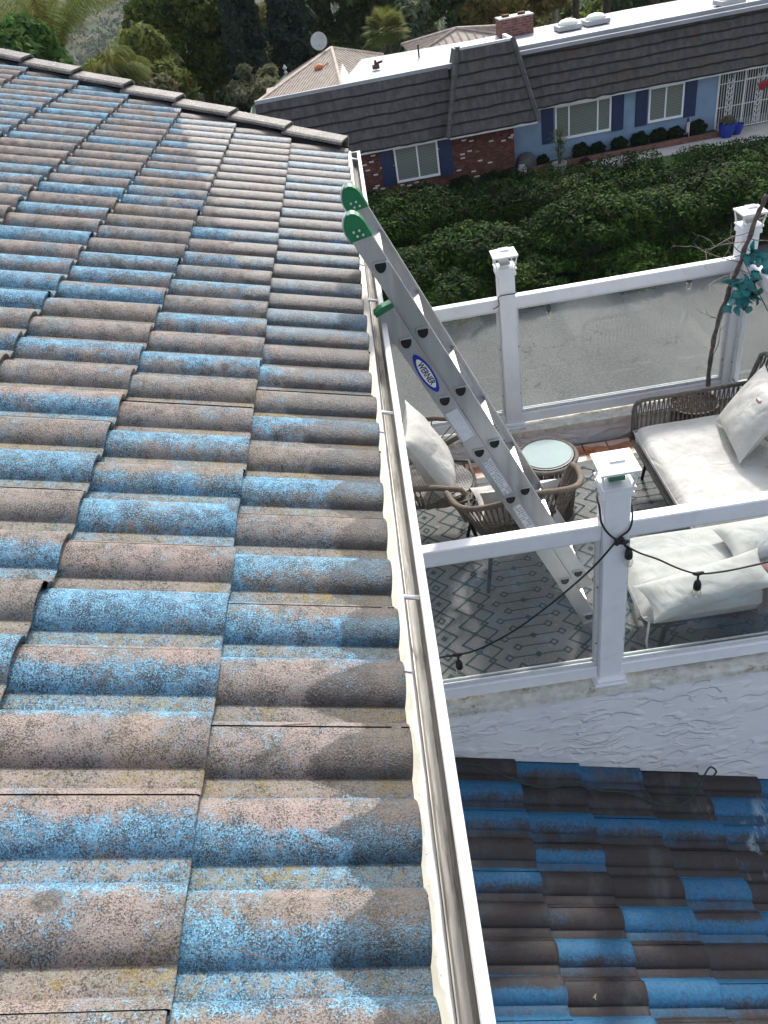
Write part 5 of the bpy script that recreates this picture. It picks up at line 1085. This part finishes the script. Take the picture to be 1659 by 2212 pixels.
plant('pot_grass', 'small yellow green plant growing in the tall cobalt pot', 'plant', tuple(H(16.62, 33.7, GZ+.5)), [tuple(H(16.62, 33.7, GZ+.62))], [(.28, .28, .2)], 300, .08, L_olive)
plant('red_plant', 'dark red leafy plant at the start of the garden path', 'plant', tuple(H(10.4, 33.0, GZ)), [tuple(H(10.4, 33.0, GZ+.22))], [(.25, .25, .22)], 500, .08, leaf_mat('red_leaf', (.03, .01, .012), (.06, .018, .02), (.1, .03, .03)))
o = thing('garden_flag', 'small striped flag on a stick in the bed near the gate', 'flag', tuple(H(15.15, 34.05, GZ))); m = MB(); m.tube([H(15.15, 34.05, GZ), H(15.15, 34.05, GZ+.95)], .012, 5); m.build('stick', M_iron, o)
m = MB(); m.cur = 0; hb(m, 15.02, 15.14, 34.04, 34.06, GZ+.78, GZ+.93); m.cur = 1
for k in range(4): hb(m, 15.02+.03*k+.001, 15.02+.03*k+.015, 34.035, 34.065, GZ+.38, GZ+.775)
m.cur = 2
for k in range(4): hb(m, 15.02+.03*k+.0155, 15.02+.03*k+.0295, 34.036, 34.064, GZ+.38, GZ+.775)
m.build('cloth', [M_navy, M_red, M_logo_w], o)
for i, (u, w_) in enumerate([(1.4, .5), (3.6, .45), (5.3, .45), (6.5, .4), (7.3, .4)]): plant('low_shrub', ['low dark shrub at the foot of the brick wall nearest the gutter', 'low dark shrub below the brick wall window', 'low dark shrub right of the brick wall window', 'low dark shrub left of the brick corner', 'low dark shrub at the brick corner'][i], 'shrub', tuple(H(u, 33.4, GZ)), [tuple(H(u, 33.3, GZ+.12))], [(w_*1.4, w_*.8, w_*.9)], 900, .10, L_bush, group='low shrubs along the brick wall', shell=.8)

# ---------------------------------------------------------------- ground, road, distance
m = MB(); nx, ny = 90, 110; xs = [-900+1800*(i/nx) for i in range(nx+1)]; xs = [math.copysign(abs(2*i/nx-1)**2.2*1600, 2*i/nx-1) for i in range(nx+1)]; ys_ = [-60+(j/ny)**2.6*2600 for j in range(ny+1)]
def gz(x, y):
    if y < 46: return -11.62
    z = -11.62-(y-46)*.16 if y < 150 else -28.3-.0*(y)
    if y > 330: z += (y-330)*.075*(1+.25*math.sin(x*.006+1)+.2*math.sin(y*.01+x*.004))-.0
    if y > 330: z += 7*math.sin(x*.013)*math.sin(y*.011)*min(1, (y-330)/200)
    return z
for j in range(ny+1):
    for i in range(nx+1): m.v.append((xs[i], ys_[j], gz(xs[i], ys_[j])))
for j in range(ny):
    for i in range(nx): a = j*(nx+1)+i; m.face((a, a+1, a+nx+2, a+nx+1))
t = NT('ground_mix'); pos = t.sep(t.co); c = t.mix(t.ramp(t.noise(.05, 6, .65), .35, .65), (.045, .065, .03), (.13, .115, .075)); c = t.mix(t.ramp(t.noise(.4, 5, .7), .4, .7), c, (.05, .07, .04)); M_ground = t.fin(c, .95, 0, None, .1)
o = m.build('ground', M_ground, None, True); o['kind'] = 'structure'
m = MB(); m.poly([(-40, -20, -11.58), (60, -20, -11.58), (60, 27.6, -11.58), (-40, 26.0, -11.58)]); o = m.build('driveway', M_asph); o['kind'] = 'structure'
# hedge bank
m = MB(); m.prism([H(-14, 26.6, -11.6), H(-14, 30.2, -9.95), H(-14, 30.2, -12)], E1*44); o = m.build('bank', M_soil); o['kind'] = 'structure'

# trees beyond: (u from x at distance) placed by ground position
def blobs_round(cx, cy, cz, rx, rz, n, br, seed, flat=.8):
    g_ = random.Random(seed); cs, rs_ = [], []
    for k in range(n):
        a = g_.uniform(0, 6.28); e = math.asin(g_.uniform(-.75, 1)); r_ = g_.uniform(.45, .88); cs.append((cx+rx*r_*math.cos(e)*math.cos(a), cy+rx*r_*math.cos(e)*math.sin(a), cz+rz*r_*math.sin(e))); q_ = br*g_.uniform(.7, 1.3); rs_.append((q_, q_, q_*flat))
    return cs, rs_
def tree(lab, name, x, y, ztop, width, height, lm, n, size, nb_=26, br=None, bark=None, cone=False, group=None, **kw):
    zb = gz(x, y); zc = ztop-height/2; cs, rs_ = blobs_round(x, y, zc, width/2, height/2, nb_, br or width*.17, rnd.randint(0, 9999))
    if cone:
        cs, rs_ = [], []
        for k in range(nb_):
            f = k/nb_; r_ = width/2*(1-f*.75); a = k*2.4; cs.append((x+r_*.5*math.cos(a), y+r_*.5*math.sin(a), ztop-height*(1-f))); rs_.append((r_*.62, r_*.62, height/nb_*1.9))
    tk = [([(x, y, zb), (x+.1*width*g2.gauss(0, .5), y, zc-height*.2), (x+.1*g2.gauss(0, 1), y, zc+height*.25)], [width*.045+.08, width*.03+.05, .04])]
    for k in range(6): c_ = cs[g2.randrange(len(cs))]; tk.append(([(x, y, zc-height*.3+g2.random()*height*.2), tuple((Vector(c_)+V(x, y, zc-.1*height))/2), c_], [width*.018+.03, width*.012+.02, .02]))
    return plant(name, lab, 'tree', (x, y, zb), cs, rs_, n, size, lm, tk, bark, group, **kw)
tree('bright green bushy tree with rounded puffs at the top left corner', 'leafy_tree', -15.3, 40, -.6, 7.5, 7.0, L_ficus, 24000, .26, 34, 1.05, shell=.8)
tree('large dense round dark green tree left of the tall conifers', 'round_tree', -9.5, 57, 1.2, 6.5, 10.5, L_dark, 42000, .20, 60, 1.15, shell=.7)
tree('wispy yellow green tree below the palm fronds', 'feathery_tree', -11.7, 50, -3.4, 6.5, 6.0, L_palm, 18000, .20, 30, 1.1, shell=.4, aspect=3.2)
tree('pale olive bush between the palm and the round dark tree', 'olive_tree', -11.4, 46, -4.8, 5.2, 4.2, L_olive, 15000, .17, 24, .9, shell=.4, aspect=2.6)
tree('small silvery bush under the tall conifers', 'silver_shrub', -4.95, 46, -5.2, 2.6, 2.6, L_olive, 6000, .14, 14, .5, shell=.4, aspect=2.6)
tree('tall slim dark conifer, left of the pair', 'conifer_tree', -5.7, 54, 6.5, 3.0, 17, L_con, 26000, .20, 40, None, cone=True, shell=.75, group='tall dark conifers behind the tan roof')
tree('tall dark conifer, right of the pair, above the satellite dish', 'conifer_tree', -3.1, 56, 7.5, 3.7, 18, L_con, 30000, .21, 40, None, cone=True, shell=.75, group='tall dark conifers behind the tan roof')
tree('shorter dark conifer leaning on the left tall conifer', 'conifer_tree', -6.3, 52.5, -1.9, 2.0, 8, L_con, 12000, .18, 26, None, cone=True, shell=.75, group='tall dark conifers behind the tan roof')
tl = [(-1.2, 70, 1, 8, 12, L_pine, 'loose dark pine right behind the satellite dish'), (2.4, 66, 2, 7, 12, L_pine, 'tall loose pine behind the fan palm'), (6.3, 68, 2.5, 8, 12, L_pine, 'broad pine left of the chimney tops'), (9.2, 64, 0, 5, 9, L_pine, 'feathery green pine drooping behind the white roof'), (10.8, 62, -1.5, 5, 8, L_yel, 'yellow green gum tree behind the second tan roof'), (13.0, 66, 0, 6, 9, L_yel, 'golden gum tree behind the brick chimney'), (15.8, 68, 0, 6, 9, L_yel, 'yellow green gum tree right of the brick chimney'), (18.4, 70, -1, 6, 8, L_far, 'grey green tree behind the left skylight'), (21.5, 72, -1, 7, 8, L_pine, 'dark green tree behind the right skylight'), (25, 72, -1, 8, 8, L_far, 'grey green tree at the top right'), (-5, 74, -4, 6, 9, L_yel, 'brownish tree glimpsed between the conifers'), (-9.5, 76, -7, 7, 8, L_far, 'far green tree between the round tree and conifers'), (29, 74, -1, 8, 8, L_far, 'grey green tree at the far top right corner'), (4.5, 60, -4.8, 4, 5, L_far, 'low grey bush behind the fan palm')]
for x, y, zt, w_, h_, lm, lab in tl: tree(lab, 'tree', x, y, zt, w_, h_, lm, 13000, .24, 24, w_*.19, M_barkp if lm is L_yel else M_bark, group='mixed trees behind the neighbour house', shell=.45, aspect=2.2)
gg = random.Random(77)
marks = [(-.62, 'left of the tall palm'), (-.30, 'between the palms and the round dark tree'), (-.19, 'behind the round dark tree'), (-.10, 'beyond the left tall conifer'), (-.02, 'beyond the tall conifer pair'), (.03, 'above the satellite dish'), (.09, 'beyond the fan palm'), (.16, 'beyond the second tan roof'), (.23, 'beyond the brick chimney'), (.32, 'beyond the skylights'), (9, 'towards the top right corner')]
cnt = {}
for i in range(40):
    y = gg.uniform(85, 165); x = gg.uniform(-.36, .50)*y; h_ = gg.uniform(7, 11); w_ = gg.uniform(6, 10); zt = gz(x, y)+h_+1
    lm = gg.choice([L_far, L_far, L_pine, L_yel, L_dark]); cn_ = {id(L_far): 'grey green', id(L_pine): 'mid green', id(L_yel): 'yellowish', id(L_dark): 'dull green'}[id(lm)]
    if -.28 < x/y < -.185 or -.16 < x/y < -.11: continue
    wh_ = next(t_ for a_, t_ in marks if x/y < a_); key = (cn_, wh_); cnt[key] = cnt.get(key, 0)+1
    lab = ['', 'second ', 'third ', 'fourth ', 'fifth ', 'sixth ', 'seventh '][cnt[key]-1]+'%s tree of the hazy wood %s' % key
    tree(lab, 'tree', x, y, zt, w_, h_, lm, 3800, .42, 16, w_*.2, group='trees of the wood beyond the houses', shell=.5)
# palms
def palm(lab, x, y, zcrown, nf, L, droop, lm, seed, leafl=.55, tr_=.16, fan=False, name='palm_tree', emin=-.1):
    zb = gz(x, y); o = thing(name, lab, 'palm tree', (x, y, zb)); g_ = random.Random(seed); m = MB(); m.tube([(x, y, zb), (x+.1, y, (zb+zcrown)/2), (x, y, zcrown)], [tr_*1.3, tr_, tr_], 8); m.build('trunk', M_bark, o, True)
    vs, fs, cl = [], [], []
    for f in range(nf):
        a = g_.uniform(0, 6.28); e = g_.uniform(emin, 1.45); d = Vector((math.cos(a)*math.cos(e), math.sin(a)*math.cos(e), math.sin(e))); p = Vector((x, y, zcrown)); n = 16 if not fan else 4; Lf = L*g_.uniform(.8, 1.1); val = g_.uniform(.1, .95)
        for k_ in range(n):
            d2 = (d+V(0, 0, -droop*(k_/n)**1.3)).normalized(); q_ = p+d2*Lf/n; s_ = d2.cross(V(0, 0, 1)).normalized(); i = len(vs)
            w__ = .02; vs += [tuple(p-s_*w__), tuple(p+s_*w__), tuple(q_+s_*w__), tuple(q_-s_*w__)]; fs.append((i, i+1, i+2, i+3)); cl += [val]*4
            if not fan and k_ > 1:
                for sg in (-1, 1):
                    for h2 in (0, .5):
                        ll = leafl*math.sin(math.pi*min(1, (k_+2)/(n+1)))**.5*g_.uniform(.8, 1.15); b = p.lerp(q_, h2); tp = b+s_*sg*ll*.55+d2*ll*.45+V(0, 0, -ll*g_.uniform(.45, .9)); i = len(vs); e_ = d2*.022; vs += [tuple(b-e_), tuple(b+e_), tuple(b.lerp(tp, .6)+e_), tuple(tp)]; fs.append((i, i+1, i+2, i+3)); cl += [min(1, val+g_.uniform(-.15, .15))]*4
            p = q_
        if fan:
            for j in range(15):
                b = (j/14-.5)*2.9; s_ = d2.cross(V(0, 0, 1)).normalized(); up_ = s_.cross(d2); dd = (d2*math.cos(b)+s_*math.sin(b)+V(0, 0, -.12)).normalized(); i = len(vs); ll = leafl*(.75+.25*math.cos(b)); w2 = (d2*-math.sin(b)+s_*math.cos(b))*.035; tp = p+dd*ll+V(0, 0, -.1); vs += [tuple(p), tuple(p+dd*ll*.6+w2), tuple(tp), tuple(p+dd*ll*.6-w2)]; fs.append((i, i+1, i+2, i+3)); cl += [val]*4
    c_ = np.repeat(np.array(cl)[:, None], 3, 1); npmesh('fronds', vs, fs, lm, o, False, c_); return o
palm('tall feathery palm with long arching fronds at the top left', -14.0, 44, -3.3, 64, 5.0, 1.0, L_palm, 5, .85, .2, emin=.7)
palm('second feathery palm drooping behind the first', -11.9, 46, -4.7, 40, 2.3, 1.7, L_palm, 6, .8, .18)
palm('small fan palm standing behind the white flat roof', 2.55, 52, -5.9, 70, .8, .5, L_palm, 8, .85, .16, True)
# far houses on the hillside
wh = [simple('far_white', (.55, .55, .55), .8), simple('far_cream', (.42, .38, .32), .8), simple('far_grey', (.25, .25, .26), .8)]; rf_ = [simple('far_roof_brown', (.16, .12, .10), .9), simple('far_roof_pale', (.50, .50, .52), .7), simple('far_roof_grey', (.20, .20, .22), .9)]
def farhouse(mw, mr):
    o = thing('hillside_house', 'tiny pale house among trees on the hazy hillside', 'house', (0, 0, 0), 'houses scattered on the distant hillside')
    m = MB(); m.box((0, 0, 1.6), (14, 9, 3.6)); m.build('wall', mw, o); m = MB(); zz = 3.4
    m.poly([(-7.6, -5, zz), (7.6, -5, zz), (5, 0, zz+1.9), (-5, 0, zz+1.9)]); m.poly([(7.6, 5, zz), (-7.6, 5, zz), (-5, 0, zz+1.9), (5, 0, zz+1.9)]); m.poly([(7.6, -5, zz), (7.6, 5, zz), (5, 0, zz+1.9)]); m.poly([(-7.6, 5, zz), (-7.6, -5, zz), (-5, 0, zz+1.9)]); m.build('roof', mr, o); return o
protos = [farhouse(wh[i], rf_[i]) for i in range(3)]; first = [True]*3
for i in range(45):
    y = gg.uniform(230, 900); x = gg.uniform(-.27, -.10)*y if i < 35 else gg.uniform(.05, .5)*y; p_ = i % 3; loc = (x, y, gz(x, y))
    if first[p_]: protos[p_].location = loc; protos[p_].rotation_euler = (0, 0, gg.uniform(-.8, .8)); first[p_] = False
    else: copytree(protos[p_], loc, rotz=gg.uniform(-.8, .8))
# wooded cover of the far hillside, nobody could count it
n = 170000; y = 170+rng.random(n)**1.3*1300; x = (rng.random(n)*1.1-.48)*y; z = np.array([gz(a, b) for a, b in zip(x, y)]); cen = np.stack([x, y, z], 1)
cl = np.repeat(np.arange(n)//24, 1); cx = cen[cl*24 % n]; P = cx+rng.normal(size=(n, 3))*np.array([2.0, 2.0, 1.5])+np.array([0, 0, 3.]); nr = rng.normal(size=(n, 3)); nr /= np.linalg.norm(nr, axis=1)[:, None]; t1 = np.cross(nr, rng.normal(size=(n, 3))); t1 /= np.linalg.norm(t1, axis=1)[:, None]; t2 = np.cross(nr, t1); s_ = ((.35+.4*rng.random(n))*(.6+P[:, 1]/500))[:, None]
Vt = np.stack([P-t1*s_, P+t2*s_*.7, P+t1*s_, P-t2*s_*.7], 1).reshape(-1, 3); val = np.clip(.4+.25*rng.normal(size=n), 0, 1); o = npmesh('woodland', Vt, np.arange(4*n).reshape(n, 4), L_hill, None, False, np.repeat(np.stack([val]*3, 1), 4, 0)); o['kind'] = 'stuff'; o['label'] = 'far off wood covering the hillside'; o['category'] = 'woodland'
# haze
HAZE = True
if HAZE:
    m = MB(); m.box((0, 1190, 80), (3600, 2900, 400)); hz = m.build('haze', None) if False else m.build('haze', bpy.data.materials.new('haze_air')); hz['kind'] = 'stuff'
    mt = bpy.data.materials['haze_air']; mt.use_nodes = True; nt_ = mt.node_tree; nt_.nodes.clear(); ou = nt_.nodes.new('ShaderNodeOutputMaterial'); pv = nt_.nodes.new('ShaderNodeVolumePrincipled'); pv.inputs['Density'].default_value = .00014; pv.inputs['Color'].default_value = (.75, .82, .95, 1); nt_.links.new(pv.outputs[0], ou.inputs['Volume'])
